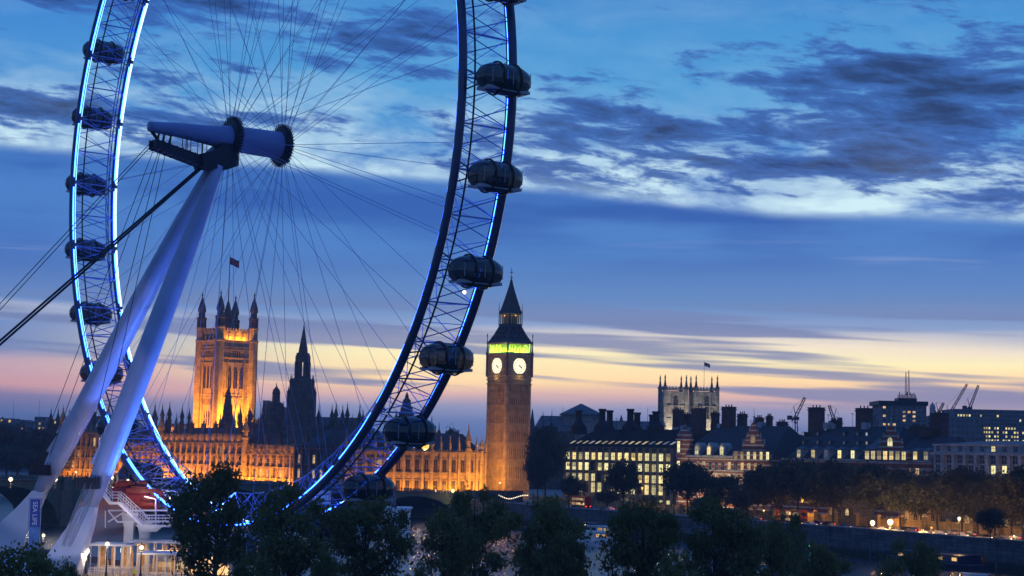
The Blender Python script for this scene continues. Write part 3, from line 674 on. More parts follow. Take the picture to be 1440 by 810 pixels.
# ---- palace wings.  local x runs along the front, y into the building
def gothic_wing(label, O, rz, L, z0, ztop, depth, rows, bay, mt='gothic_stone', roof=7, pin=3.4, litp=.12, lightk=0, group=None, ww=1.5, name='palace_wing', pin_h=3.4, chim=True):
    T_ = thing(name, label, 'palace wing', (O.x, O.y, 0), rz, group)
    nb = max(1, round(L / bay)); bw = L / nb
    g = MB(); g.box(0, L, 0, depth, z0, ztop); g.build('wall', mt, T_)
    g = MB()
    for k in range(nb + 1):
        x = k * bw; g.box(x - .45, x + .45, -.75, 0.02, z0, ztop + .4)
        g.box(x - .6, x + .6, -.95, .02, z0, z0 + 2)
    g.build('buttress', mt, T_)
    zs = [z for z, h in rows]
    g = MB()
    for (z, h) in rows:
        g.box(-.1, L + .1, -.5, 0.01, z - .75, z - .35); g.box(-.1, L + .1, -.32, .01, z + h + .3, z + h + .55)
        for k in range(nb): # carved panel under each window
            x = (k + .5) * bw; 
            for q in (-1.4, -.7, 0, .7, 1.4): g.box(x + q - .16, x + q + .16, -.16, .005, z - 1.5, z - .8)
    g.box(-.3, L + .3, -1.0, .3, ztop - .35, ztop + .15)
    g.build('string_course', mt, T_)
    g = MB(); merlons(g, 0, L, -.6, ztop + .15, .8, .8, .9); g.box(0, L, -.55, -.15, ztop + .152, ztop + .5); g.build('parapet', mt, T_)
    g = MB(); g.gable(0.4, L - .4, 1.0, depth - .5, ztop + .1, ztop + roof, hip=2.5); g.build('roof', 'slate', T_)
    for k in range(nb + 1):
        g = MB(); pinn(g, k * bw, -.35, .42, ztop + .4, ztop + .4 + pin_h * .45, ztop + .4 + pin_h); g.build('pinnacle', mt, T_)
    for (z, h) in rows:
        for k in range(nb):
            gl = 'window_dark' if rnd.random() > litp else 'lit_warm'
            win(T_, (k + .5) * bw, 0, z, ww, h, gl, mt, 1, False, 1)
    if chim:
        for k in range(nb // 2):
            x = (k * 2 + 1) * bw; g = MB(); g.box(x - .9, x + .9, depth * .3, depth * .3 + 1.5, ztop + 1, ztop + roof + 1.5); g.box(x - 1.05, x + 1.05, depth * .3 - .15, depth * .3 + 1.65, ztop + roof + 1.5, ztop + roof + 1.9)
            for q in (-.45, .45): g.lathe(x + q, depth * .3 + .75, [(.28, ztop + roof + 1.9), (.22, ztop + roof + 2.9)], 8)
            g.build('chimney', 'unlit_stone', T_)
    return T_
Nc = Vector((-65, 680, 0)); Sc = Nc - EX * 263
def Lx(px):      # distance along the river front that shows at a given column
    k = (px - 720) / F
    return (k * Sc.y - Sc.x) / (EX.x - k * EX.y)
def PF(s, into=0): return Sc + EX * s + EY * into
GR = 'wings of the floodlit gothic palace'
x0, x1, x2, x3, x4 = 0, Lx(163), Lx(233), Lx(352), Lx(427)
rowsA = [(2.4, 4.2), (8.6, 4.2)]
pav = gothic_wing('orange lit palace pavilion with corner turrets, seen between the two white legs', PF(0, -1.5), RE, x1, .5, 26.5, 26, [(3, 3.6), (9, 3.6), (14.6, 3.2), (20.2, 4)], 6.2, group=GR, roof=9, ww=1.9)
w1 = gothic_wing('low orange lit palace wing right of the corner pavilion', PF(x1 + .05), RE, x2 - x1 - .1, .5, 18.2, 22, rowsA + [(13.4, 3)], 5.6, group=GR)
w2 = gothic_wing('long tallest orange lit palace front below the square tower', PF(x2, -1.0), RE, x3 - x2, .5, 22.6, 24, rowsA + [(13.4, 3.2), (18.2, 2.8)], 5.6, group=GR, pin_h=3.8)
w3 = gothic_wing('orange lit palace wing ending at the spired tower\'s foot', PF(x3 + .05), RE, x4 - x3 - .1, .5, 18.2, 22, rowsA + [(13.4, 3)], 5.6, group=GR)
w4 = gothic_wing('unlit dark palace wing behind the blue wheel rim', PF(x4, -1.5), RE, 263 - x4, .5, 21, 26, [(3, 3.6), (9, 3.6), (15, 3.4)], 6.0, mt='unlit_stone', group=GR, litp=.3, roof=8)
# lit stepped attic row of dormers standing behind the parapet
for W0, wx, zt in ((w1, x2 - x1, 18.2), (w2, x3 - x2, 22.6), (w3, x4 - x3, 18.2)):
    nb = round(wx / 5.6)
    for k in range(nb):
        x = (k + .5) * wx / nb; g = MB(); g.box(x - .75, x + .75, 1.2, 3.2, zt + .1, zt + 3.4); g.box(x - .95, x + .95, 1.0, 3.4, zt + 3.4, zt + 3.75); g.box(x - .55, x + .55, 1.4, 3.0, zt + 3.75, zt + 4.3)
        g.build('chimney_stack', 'gothic_stone', W0)
for s, W0, zz, r in ((x1 + (x2 - x1) * .08, w1, 31, 1.4), (x2 + .5, w1, 34, 1.5), (x3 + .3, w3, 33, 1.5)):
    p = (s - x1 if W0 is w1 else s - x3); turret(W0, p, -.4, r, .5, zz - 5, zz + 3, 'gothic_stone')
for x in (0.6, x1 - .6): turret(pav, x, -.3, 1.9, .5, 33, 41, 'gothic_stone')
for x in (0.6, x1 - .6, x1 * .5): turret(pav, x, 25, 1.7, .5, 34, 43, 'unlit_stone')
# bridge-facing range to the clock tower
LN = (Vector((-13, 731, 0)) - Nc).dot(EY)
NS = Nc + EY * .5
Ln = 70
w5 = gothic_wing('orange lit palace front beside the clock tower', NS, RN, Ln, 1.5, 20.6, 24, [(4, 4.8), (12.6, 4.8)], 4.7, group=GR, litp=.1, ww=1.9, roof=8, pin_h=6.6, chim=False)
turret(w5, Ln * .87, -.3, 1.3, 1.5, 25.5, 34, 'gothic_stone'); turret(w5, Ln * .60, -.3, .9, 1.5, 23.5, 29, 'gothic_stone'); turret(w5, Ln * .97, -.3, .9, 1.5, 23.5, 29, 'gothic_stone')
# dark ranges and towers standing between and behind
def at0(px, Y): p = at(px, 640, Y); return Vector((p.x, p.y, 0))
dk = thing('palace_roofs', 'dark turreted palace block behind the lit river front', 'palace wing', tuple(at0(330, 880)), RN)
def dbox(px0, px1, py, Y, dep=18, roof=0, mt='unlit_stone', parent=dk, name='block'):
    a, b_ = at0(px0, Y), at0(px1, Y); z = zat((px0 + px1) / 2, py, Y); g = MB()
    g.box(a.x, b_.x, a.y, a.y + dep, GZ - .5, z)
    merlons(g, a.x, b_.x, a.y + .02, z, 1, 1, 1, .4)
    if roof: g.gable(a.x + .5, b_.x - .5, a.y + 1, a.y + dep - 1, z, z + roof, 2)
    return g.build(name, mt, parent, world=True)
def dtur(px, pyt, Y, wpx, parent=dk, mt='unlit_stone', frac=.42, zb=GZ):
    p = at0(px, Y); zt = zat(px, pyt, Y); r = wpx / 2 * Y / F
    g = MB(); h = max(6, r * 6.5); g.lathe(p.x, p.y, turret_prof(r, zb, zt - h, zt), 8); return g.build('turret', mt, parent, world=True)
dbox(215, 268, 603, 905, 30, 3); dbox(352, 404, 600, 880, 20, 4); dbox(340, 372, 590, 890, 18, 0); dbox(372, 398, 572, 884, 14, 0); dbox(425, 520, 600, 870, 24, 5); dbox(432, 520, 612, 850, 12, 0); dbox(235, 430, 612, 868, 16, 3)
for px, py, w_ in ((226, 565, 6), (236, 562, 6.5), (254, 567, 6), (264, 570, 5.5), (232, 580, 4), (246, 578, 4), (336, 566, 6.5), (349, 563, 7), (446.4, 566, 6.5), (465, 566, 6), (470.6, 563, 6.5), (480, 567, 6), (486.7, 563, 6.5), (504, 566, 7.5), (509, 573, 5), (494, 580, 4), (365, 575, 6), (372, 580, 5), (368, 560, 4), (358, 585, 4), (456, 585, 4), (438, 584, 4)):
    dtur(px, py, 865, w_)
# ventilating spire in front of the square tower
vs_ = thing('ventilation_spire', 'dark stepped spire silhouetted against the glowing square tower', 'spire', tuple(at0(318, 868)), RN)
r_ = 868 / F
g = MB(); zf = lambda py: zat(318, py, 868)
g.lathe(0, 0, [(11 * r_, GZ), (11 * r_, zf(604)), (10 * r_, zf(603)), (9.6 * r_, zf(592)), (9.9 * r_, zf(591)), (8 * r_, zf(583)), (7.4 * r_, zf(574)), (7.8 * r_, zf(573)), (5.6 * r_, zf(566)), (5.2 * r_, zf(560)), (5.4 * r_, zf(559)), (3.2 * r_, zf(552)), (2.4 * r_, zf(548)), (.2, zf(543))], 4, 0)
g.build('spire', 'unlit_stone', vs_)
for sx_ in (-1, 1):
    for sy_ in (-1, 1):
        g = MB(); pinn(g, sx_ * 7.3 * r_, sy_ * 7.3 * r_, .6, zf(606), zf(594), zf(580)); g.build('pinnacle', 'unlit_stone', vs_)
# spired octagonal central tower
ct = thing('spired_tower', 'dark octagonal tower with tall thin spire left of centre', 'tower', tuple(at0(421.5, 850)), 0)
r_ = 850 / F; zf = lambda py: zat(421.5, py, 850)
MB().lathe(0, 0, [(20 * r_, GZ), (20 * r_, zf(600)), (19.5 * r_, zf(598)), (19 * r_, zf(556)), (19.6 * r_, zf(555)), (19.4 * r_, zf(551)), (17 * r_, zf(546)), (15.5 * r_, zf(536)), (15.8 * r_, zf(535)), (13 * r_, zf(532))], 8).build('shaft', 'unlit_stone', ct)
g = MB()
for k in range(8):
    a = math.pi / 8 + k * math.pi / 4; x, y = 9.2 * r_ * math.cos(a), 9.2 * r_ * math.sin(a); g.lathe(x, y, [(2.1 * r_, zf(533)), (2.0 * r_, zf(508)), (1.7 * r_, zf(500))], 6)
g.lathe(0, 0, [(10 * r_, zf(509)), (10.4 * r_, zf(508)), (9.6 * r_, zf(498)), (10 * r_, zf(497)), (7.2 * r_, zf(496))], 8); g.lathe(0, 0, [(10 * r_, zf(533)), (10 * r_, zf(529))], 8)
g.build('lantern', 'unlit_stone', ct)
MB().lathe(0, 0, [(7.0 * r_, zf(497)), (6.2 * r_, zf(490)), (3.4 * r_, zf(475)), (1.6 * r_, zf(464)), (.9 * r_, zf(461)), (1.3 * r_, zf(460)), (.4 * r_, zf(457)), (.1, zf(452))], 8).build('spire', 'unlit_stone', ct)
for k in range(8):
    a = math.pi / 8 + k * math.pi / 4
    for rad, zb, zt in ((19.6, 640, 541 if k % 2 else 543), (16.5, 560, 527), (10.6, 534, 502)):
        g = MB(); pinn(g, rad * r_ * math.cos(a), rad * r_ * math.sin(a), .55 if rad > 12 else .35, zf(zb), zf(zt + 9), zf(zt)); g.build('pinnacle', 'unlit_stone', ct)
for k in range(8):
    a = k * math.pi / 4; 
    for z_ in (598, 576): put('tracery_window', win_mesh(2.2, zf(z_ - 18) - zf(z_), 'window_dark', 'unlit_stone', 1, True), ct, (18.4 * r_ * math.cos(a - math.pi / 2), 18.4 * r_ * math.sin(a - math.pi / 2), zf(z_)), rz=a)
# small domed ventilation tower
vt = thing('domed_turret', 'dark square turret with small dome left of the spired tower', 'turret', tuple(at0(385.5, 862)), RN)
r_ = 862 / F; zf = lambda py: zat(385.5, py, 862)
MB().lathe(0, 0, [(12 * r_, GZ), (12 * r_, zf(585)), (11 * r_, zf(574)), (9.4 * r_, zf(569)), (9.6 * r_, zf(567)), (5.8 * r_, zf(565)), (5.4 * r_, zf(554)), (6.0 * r_, zf(553)), (4.6 * r_, zf(548)), (2 * r_, zf(545)), (.8 * r_, zf(543)), (.1, zf(538))], 8).build('drum', 'unlit_stone', vt)
for k in range(4):
    a = math.pi / 4 + k * math.pi / 2; g = MB(); pinn(g, 10.5 * r_ * math.cos(a), 10.5 * r_ * math.sin(a), .5, zf(590), zf(573), zf(564)); g.build('pinnacle', 'unlit_stone', vt)
# slim tower seen through the rim
st_ = thing('slim_tower', 'slim blue-grey stepped tower seen through the wheel rim', 'tower', tuple(at0(570, 880)), RN)
r_ = 880 / F; zf = lambda py: zat(570, py, 880)
MB().lathe(0, 0, [(11 * r_, GZ), (11 * r_, zf(592)), (9 * r_, zf(589)), (8.6 * r_, zf(575)), (9 * r_, zf(574)), (6.4 * r_, zf(571)), (5.8 * r_, zf(563)), (3 * r_, zf(560)), (2.4 * r_, zf(556)), (.1, zf(551))], 8).build('shaft', 'unlit_stone', st_)
for dx in (-10, 10):
    g = MB(); g.lathe(dx * r_, 0, turret_prof(1.1, GZ, zf(583), zf(574)), 8); g.build('turret', 'unlit_stone', st_)
g = MB(); g.lathe(-17 * r_, 0, turret_prof(2.0, GZ, zf(592), zf(576)), 8); g.build('turret', 'unlit_stone', st_)
hs = thing('church_spires', 'pair of small dark spires above the palace roof', 'spire', tuple(at0(611, 960)), 0)
for px, pt, w_ in ((606, 584, 9), (616.5, 594, 7)):
    g = MB(); p = at0(px, 960) - at0(611, 960); rr_ = w_ / 2 * 960 / F
    g.lathe(p.x, p.y, [(rr_, GZ), (rr_, zat(px, 611, 960)), (rr_ * .7, zat(px, 607, 960)), (rr_ * .25, zat(px, pt + 10, 960)), (.08, zat(px, pt, 960))], 8); g.build('spire', 'unlit_stone', hs)

# ---- square flag tower
VT = thing('square_tower', 'square gothic tower floodlit amber with four corner turrets and a flag', 'tower', tuple(at0(313, 905)), RN)
Yv = 905; zf = lambda py: zat(313, py, Yv); hw = 10.4
for nm, x_, y_, mt in (('wall', 0, 0, 'tower_stone'),):
    MB().sq(0, 0, [(hw, GZ), (hw, zf(479))]).build('wall', mt, VT)
def vside(rz): return Matrix.Rotation(rz, 4, 'Z')
for side, rz in ((0, 0), (1, -math.pi / 2)):
    g = MB(); g.M = vside(rz)
    for py, t_ in ((600, .5), (560.5, .6), (556, .4), (512, .6), (505, .9), (494, .5), (490, .6), (481, 1.0)): g.box(-hw - t_ * .6, hw + t_ * .6, -hw - t_ * .6, -hw + .01, zf(py), zf(py) + .55)
    for x in (-3.4, -1.1, 1.1, 3.4) if False else (-7.9, -4.9, 4.9, 7.9): g.box(x - .3, x + .3, -hw - .45, -hw + .02, GZ, zf(505))
    for k in range(11):
        x = -6 + k * 1.2; g.box(x - .15, x + .15, -hw - .3, -hw + .02, zf(503), zf(495)); g.box(x - .15, x + .15, -hw - .3, -hw + .02, zf(570), zf(562))
    g.build('string_course', 'tower_stone', VT)
    for x in (-3.5, 0, 3.5):
        o = win(VT, 0, 0, 0, 2.2, round(zf(516) - zf(547), 1), 'window_dark', 'tower_stone', 1, True, 2); o.location = vside(rz) @ Vector((x, -hw, zf(547))); o.rotation_euler = (0, 0, rz)
    for x in (-2.4, 0, 2.4):
        o = win(VT, 0, 0, 0, 1.2, round(zf(578) - zf(600), 1), 'window_dark', 'tower_stone', 0, True, 1); o.location = vside(rz) @ Vector((x, -hw, zf(600))); o.rotation_euler = (0, 0, rz)
    for x in (-2.1, -.7, .7, 2.1):
        o = win(VT, 0, 0, 0, .8, round(zf(495) - zf(503), 1), 'window_dark', 'tower_stone', 0, False, 0); o.location = vside(rz) @ Vector((x, -hw, zf(503))); o.rotation_euler = (0, 0, rz)
    g = MB(); g.M = vside(rz)
    g.box(-hw + 2, hw - 2, -hw + .7, -hw + 1.2, zf(479), zf(466)); merlons(g, -hw + 2.6, hw - 2.6, -hw + .7, zf(466), 1.0, .7, 1.2)
    for k in range(3):
        x = (k - 1) * 4.0; g.box(x - .7, x + .7, -hw - .2, -hw + .3, zf(479), zf(474)); g.box(x - .5, x + .5, -hw + .1, -hw + .6, zf(474), zf(470))
    g.build('parapet', 'tower_stone', VT)
for sx_ in (-1, 1):
    for sy_ in (-1, 1):
        x, y = sx_ * (hw - .4), sy_ * (hw - .4); zt, zs_ = zf(411), zf(433)
        g = MB(); g.lathe(x, y, [(2.7, GZ), (2.7, zf(482)), (2.95, zf(481)), (2.95, zf(479)), (2.45, zf(478)), (2.4, zf(464)), (2.75, zf(463)), (2.75, zf(461))], 8); g.build('corner_turret', 'tower_stone', VT)
        g = MB(); mtc = 'unlit_stone'
        for k in range(8):
            a = math.pi / 8 + k * math.pi / 4; g.lathe(x + 2.1 * math.cos(a), y + 2.1 * math.sin(a), [(.42, zf(461)), (.38, zf(449))], 5)
        g.lathe(x, y, [(1.0, zf(461)), (.9, zf(449))], 8)
        g.lathe(x, y, [(2.6, zf(450)), (2.75, zf(449)), (2.5, zf(447)), (1.75, zf(446)), (1.7, zf(440)), (2.1, zf(439)), (2.2, zf(437)), (1.9, zf(432)), (1.2, zf(426)), (.55, zf(421)), (.2, zf(417)), (.45, zf(416)), (.4, zf(414)), (.1, zf(413)), (.06, zf(410))], 8)
        g.build('turret_cap', mtc, VT)
g = MB(); g.lathe(0, 0, [(5.5, zf(479)), (5.2, zf(462)), (3.6, zf(456)), (2.6, zf(448)), (2.2, zf(440)), (1.3, zf(432)), (.5, zf(424))], 8)
for k in range(8):
    a = k * math.pi / 4; g.tube((5.2 * math.cos(a), 5.2 * math.sin(a), zf(470)), (4.4 * math.cos(a), 4.4 * math.sin(a), zf(444)), .35, .05, 5)
g.build('crown', 'unlit_stone', VT)
MB().tube((0, 0, zf(440)), (0, 0, zf(358)), .32, .2, 8).build('flagpole', 'iron', VT)
def flag_mesh(w, h, cols):
    g = MB(); n_ = 8
    for j in range(len(cols)):
        g.use(j); z0, z1 = h * j / len(cols), h * (j + 1) / len(cols)
        for i in range(n_):
            xs = [w * i / n_, w * (i + 1) / n_]; ys = [math.sin(x * 2.2) * .35 for x in xs]; dr = [-x * .35 for x in xs]
            g.add([(xs[0], ys[0], z0 + dr[0]), (xs[1], ys[1], z0 + dr[1]), (xs[1], ys[1], z1 + dr[1]), (xs[0], ys[0], z1 + dr[0]),
                   (xs[0], ys[0] + .05, z0 + dr[0]), (xs[1], ys[1] + .05, z0 + dr[1]), (xs[1], ys[1] + .05, z1 + dr[1]), (xs[0], ys[0] + .05, z1 + dr[0])], [(0, 1, 2, 3), (7, 6, 5, 4), (0, 4, 5, 1), (3, 2, 6, 7), (1, 5, 6, 2), (0, 3, 7, 4)])
    return g
mat('flag_red', (.25, .03, .04), .8, var=.1); mat('flag_blue', (.03, .04, .16), .8, var=.1); mat('flag_white', (.4, .4, .42), .8, var=.1)
o = flag_mesh(5.4, 3.8, [0, 1, 2]).build('flag', ['flag_blue', 'flag_red', 'flag_blue'], VT, loc=(.15, 0, zf(371)))
# ---- clock tower
BB = thing('clock_tower', 'tall gothic clock tower with lit dials and green belfry', 'clock tower', tuple(at0(713.8, 731)), RN)
zf = lambda py: zat(716, py, 731); hb = 6.3
MB().sq(0, 0, [(hb + .5, GZ - .5), (hb + .5, zf(690)), (hb, zf(689)), (hb, zf(541)), (hb + .35, zf(538)), (hb + .35, zf(532)), (hb + .7, zf(530)), (hb + .7, zf(528))]).build('shaft', 'tower_stone', BB)
MB().sq(0, 0, [(hb + .42, zf(528)), (hb + .42, zf(502)), (hb + .8, zf(501)), (hb + .8, zf(498.5)), (hb + .1, zf(498))]).build('clock_stage', 'tower_stone', BB)
for rz in (0, -math.pi / 2, math.pi / 2, math.pi):
    M_ = Matrix.Rotation(rz, 4, 'Z'); g = MB(); g.M = M_
    for k in range(12):
        x = -5.5 + k; g.box(x - .19, x + .19, -hb - .42, -hb + .01, zf(689), zf(543))
    for x in (-6.1, 6.1): g.box(x - .45, x + .45, -hb - .5, -hb + .01, zf(689), zf(541))
    for py in (676, 650, 626, 600, 574, 556): g.box(-hb, hb, -hb - .22, -hb + .005, zf(py), zf(py) + 1.0); g.box(-hb - .1, hb + .1, -hb - .42, -hb + .01, zf(py) + 1.0, zf(py) + 1.35)
    for py in (541, 535): g.box(-hb - .5, hb + .5, -hb - .8, -hb + .01, zf(py), zf(py) + .5)
    g.build('tracery', 'tower_stone', BB)
    if rz in (0, -math.pi / 2):
        for k in range(11):
            for z0s, z1s in ((674, 653), (648, 629), (624, 603), (598, 577), (572, 559)):
                if k in (0, 10) : continue
                x = -5.0 + k; o = win(BB, 0, 0, 0, .42, 4.6 if z0s > 600 else 3.2, 'window_dark', 'tower_stone', 0, False, 0, name='slit_window'); o.location = M_ @ Vector((x, -hb, zf(z0s - 2))); o.rotation_euler = (0, 0, rz)
    # dial
    cz = zf(515.3); Rm = M_ @ Matrix.Translation((0, -hb - .45, cz)) @ Matrix.Rotation(R(90), 4, 'X')
    g = MB(); g.M = Rm; g.lathe(0, 0, [(3.55, 0), (3.55, .12)], 48); d = g.build('clock_face', 'clock_glow', BB)
    g = MB(); g.M = Rm; rin = [(3.6 * math.cos(a), 3.6 * math.sin(a), .12) for a in [2 * math.pi * i / 48 for i in range(48)]]
    g.path(rin, .13, 6, True); g.path([(2.35 / 3.42 * x, 2.35 / 3.42 * y, z) for x, y, z in rin], .05, 4, True); g.path([(2.95 / 3.42 * x, 2.95 / 3.42 * y, z) for x, y, z in rin], .03, 4, True)
    for k in range(12):
        a = 2 * math.pi * k / 12; c_, s_ = math.cos(a), math.sin(a); g.tube((2.45 * c_, 2.45 * s_, .14), (2.88 * c_, 2.88 * s_, .14), .11, n=4)
    g.build('dial_ring', 'iron', d)
    def hand(h_, length, w_, nm):
        a = math.pi / 2 - h_; g = MB(); g.M = Rm @ Matrix.Rotation(a, 4, 'Z'); g.add([(-.5, -w_, .22), (length * .7, -w_ * .7, .22), (length, 0, .22), (length * .7, w_ * .7, .22), (-.5, w_, .22), (-.5, -w_, .3), (length * .7, -w_ * .7, .3), (length, 0, .3), (length * .7, w_ * .7, .3), (-.5, w_, .3)],
                     [(4, 3, 2, 1, 0), (5, 6, 7, 8, 9), (0, 1, 6, 5), (1, 2, 7, 6), (2, 3, 8, 7), (3, 4, 9, 8), (4, 0, 5, 9)]); g.build(nm, 'iron', d)
    hand(R(134), 2.9 * .75, .16, 'minute_hand'); hand(R(120), 1.7, .26, 'hour_hand')
    g = MB(); g.M = M_
    for s_ in (-1, 1):
        g.box(s_ * 5.2 - .25, s_ * 5.2 + .25, -hb - .8, -hb - .4, zf(528), zf(501)); g.box(s_ * 4.2 - .2, s_ * 4.2 + .2, -hb - .6, -hb - .4, zf(528), zf(501))
    g.box(-3.9, 3.9, -hb - .6, -hb - .4, zf(504.6), zf(503)); g.box(-3.9, 3.9, -hb - .6, -hb - .4, zf(527.5), zf(526)); g.build('dial_surround', 'gold' if False else 'tower_stone', BB)
# belfry arcade
g = MB()
for rz in (0, math.pi / 2, math.pi, -math.pi / 2):
    g.M = Matrix.Rotation(rz, 4, 'Z')
    for k in range(9):
        x = -6.2 + k * 12.4 / 8; w_ = .38 if k in (0, 8) else .18; g.box(x - w_, x + w_, -6.6, -6.1, zf(498), zf(484))
    for k in range(8):
        x = -6.2 + (k + .5) * 12.4 / 8; g.add([(x - .6, -6.5, zf(484.5)), (x + .6, -6.5, zf(484.5)), (x, -6.5, zf(487)) ], []) if False else None
        g.prism([(x - .62, zf(484)), (x - .62, zf(485.5)), (x, zf(484.3)), (x + .62, zf(485.5)), (x + .62, zf(484))], -6.5, -6.2)
    g.box(-6.6, 6.6, -6.75, -6.0, zf(484), zf(482.6)); g.box(-6.6, 6.6, -6.7, -6.3, zf(498), zf(497) + .2)
    for k in range(16):
        x = -6.2 + k * 12.4 / 15; g.lathe(x, -6.6, [(.16, zf(482.6)), (.16, zf(481.4)), (.02, zf(480.4))], 4)
g.M = None; g.build('belfry', 'pale_stone', BB)
MB().sq(0, 0, [(4.8, zf(498)), (4.8, zf(484))]).build('belfry_core', 'pale_stone', BB)
for sx_ in (-1, 1):
    for sy_ in (-1, 1):
        g = MB(); x, y = sx_ * 6.9, sy_ * 6.9
        g.lathe(x, y, [(.45, zf(530)), (.45, zf(500)), (.65, zf(499)), (.35, zf(495)), (.2, zf(485)), (.3, zf(484)), (.1, zf(475)), (.3, zf(473)), (.05, zf(469))], 6); g.build('corner_pinnacle', 'unlit_stone', BB)
MB().sq(0, 0, [(7.0, zf(482.5)), (6.3, zf(479)), (4.9, zf(470)), (3.9, zf(462)), (3.35, zf(457.5)), (3.5, zf(457)), (3.5, zf(455.8))]).build('lower_roof', 'iron', BB)
for rz in (0, math.pi / 2, math.pi, -math.pi / 2):
    for row, (py, hx) in enumerate(((478, 6.0), (471, 4.9), (465, 4.1))):
        for k in range(5 - row):
            x = (k - (4 - row) / 2) * 1.9; g = MB(); g.M = Matrix.Rotation(rz, 4, 'Z'); g.prism([(x - .35, zf(py)), (x + .35, zf(py)), (x + .35, zf(py) + .8), (x, zf(py) + 1.4), (x - .35, zf(py) + .8)], -hx - .35, -hx + .8); g.build('roof_dormer', 'iron', BB)
g = MB()
for rz in (0, math.pi / 2, math.pi, -math.pi / 2):
    g.M = Matrix.Rotation(rz, 4, 'Z')
    for k in range(6):
        x = -3.0 + k * 1.2; g.box(x - .17, x + .17, -3.15, -2.8, zf(455.8), zf(442.5))
    g.box(-3.2, 3.2, -3.3, -2.7, zf(443), zf(440.5))
g.M = None; g.build('lantern', 'gold', BB)
MB().sq(0, 0, [(2.0, zf(455.8)), (2.0, zf(443))]).build('lantern_core', 'iron', BB)
MB().sq(0, 0, [(3.7, zf(441)), (3.1, zf(436)), (2.2, zf(424)), (1.3, zf(411)), (.65, zf(401)), (.28, zf(393))]).build('spire', 'iron', BB)
g = MB(); g.lathe(0, 0, [(.25, zf(393)), (.25, zf(391.5)), (.6, zf(390.5)), (.6, zf(389.5)), (.15, zf(388.5)), (.12, zf(376))], 8); g.box(-.9, .9, -.1, .1, zf(383) - .1, zf(383) + .2); g.box(-.1, .1, -.9, .9, zf(383) - .1, zf(383) + .2); g.lathe(0, 0, [(.05, zf(381)), (.4, zf(380)), (.05, zf(379))], 6)
g.build('finial', 'gold', BB)
for sx_ in (-1, 1):
    for sy_ in (-1, 1): g = MB(); g.lathe(sx_ * 3.5, sy_ * 3.5, [(.25, zf(458)), (.2, zf(440)), (.05, zf(426))], 5); g.build('lantern_pinnacle', 'iron', BB)

# ---- generic city block
def city(label, name, cat, px0, px1, Y, rz, L, z0, ztop, depth, mt, rows, pitch, ww, glass, prob, frame='pale_stone', roof=None, group=None, xoff=2, unlit='glass_dark', mull=1, trans=1, arch=False):
    p = at0(px0, Y); T_ = thing(name, label, cat, (p.x, p.y, 0), rz, group)
    g = MB(); g.box(0, L, 0, depth, z0, ztop); g.build('wall', mt, T_)
    nb = max(1, int(round((L - 2 * xoff) / pitch))); bw = (L - 2 * xoff) / nb
    for (z, h) in rows:
        for k in range(nb):
            win(T_, xoff + (k + .5) * bw, 0, z, ww, h, glass if rnd.random() < prob else unlit, frame, mull, arch, trans)
    return T_
def chim(T_, x, y, w_, d_, z0, z1, mt='chimney_brick', pots=3, name='chimney'):
    g = MB(); g.box(x - w_ / 2, x + w_ / 2, y - d_ / 2, y + d_ / 2, z0, z1); g.box(x - w_ / 2 - .25, x + w_ / 2 + .25, y - d_ / 2 - .25, y + d_ / 2 + .25, z1 - .9, z1 - .5); g.box(x - w_ / 2 - .2, x + w_ / 2 + .2, y - d_ / 2 - .2, y + d_ / 2 + .2, z1, z1 + .25)
    for k in range(pots): g.lathe(x - w_ / 2 + w_ * (k + .5) / pots, y, [(.25, z1 + .25), (.2, z1 + 1.1)], 8)
    g.build(name, mt, T_)
# ---- office block with bronze roof and tall flared chimneys
PO = at0(787, 678)
PH_ = thing('office_building', 'glass-and-stone office block, nearly every window lit, under dark flared chimneys', 'office building', tuple(PO), RE)
def Lp(px, O, d=EX): k = (px - 720) / F; return (k * O.y - O.x) / (d.x - k * d.y)
LP = Lp(950, PO); zw = lambda py, px=868: zat(px, py, (PO + EX * LP / 2).y)
rowz = [(706, 10), (688, 12.5), (672, 9), (656.5, 9), (641.5, 9)]
g = MB(); g.plan([(0, 6), (1.5, 2), (5, 0), (LP, 0), (LP, 45), (0, 45)], GZ - .5, zw(628)); g.build('wall', 'granite', PH_)
nb = 17; bw = LP / nb
g = MB()
for k in range(nb + 1):
    x = k * bw; g.box(x - .28, x + .28, -1.0, .02, GZ - .4, zw(630)) if 1 <= k else None
for py, h in rowz: g.box(3, LP, -.45, .02, zw(py) + h * 0 - 2.0 + 0, zw(py) - 1.6)
g.box(3, LP, -.8, .02, zw(630), zw(629)); g.build('pier', 'bridge_stone', PH_)
for ri, (py, h) in enumerate(rowz):
    for k in range(1, nb):
        hh = {706: 2.8, 688: 3.5, 672: 2.7, 656.5: 2.7, 641.5: 2.6}[py]
        win(PH_, (k + .5) * bw, 0, zw(py) - 1.5, 2.9 if ri else 1.9, hh + .2, 'lit_office' if rnd.random() < (.88 if ri > 0 else .5) else 'glass_dark', 'bronze_roof', 1, False, 1)
ze = zw(628); zr = zw(603)
g = MB(); g.add([(0, 6, ze), (5, -.8, ze), (LP + .3, -.8, ze), (LP + .3, 45, ze), (0, 45, ze), (8, 13, zr), (LP - 3, 13, zr), (LP - 3, 38, zr), (8, 38, zr)], [(0, 1, 5), (1, 2, 6, 5), (2, 3, 7, 6), (3, 4, 8, 7), (4, 0, 5, 8), (5, 6, 7, 8), (4, 3, 2, 1, 0)]); g.build('roof', 'bronze_roof', PH_)
g = MB()
for k in range(34):
    x = 5 + k * (LP - 5) / 33; xr = 8 + (x - 5) * (LP - 11) / (LP - 5); g.tube((x, -.8, ze + .1), (xr, 13, zr + .1), .16, n=4)
g.build('roof_rib', 'bronze_roof', PH_)
sl = (zr - ze) / 13.8
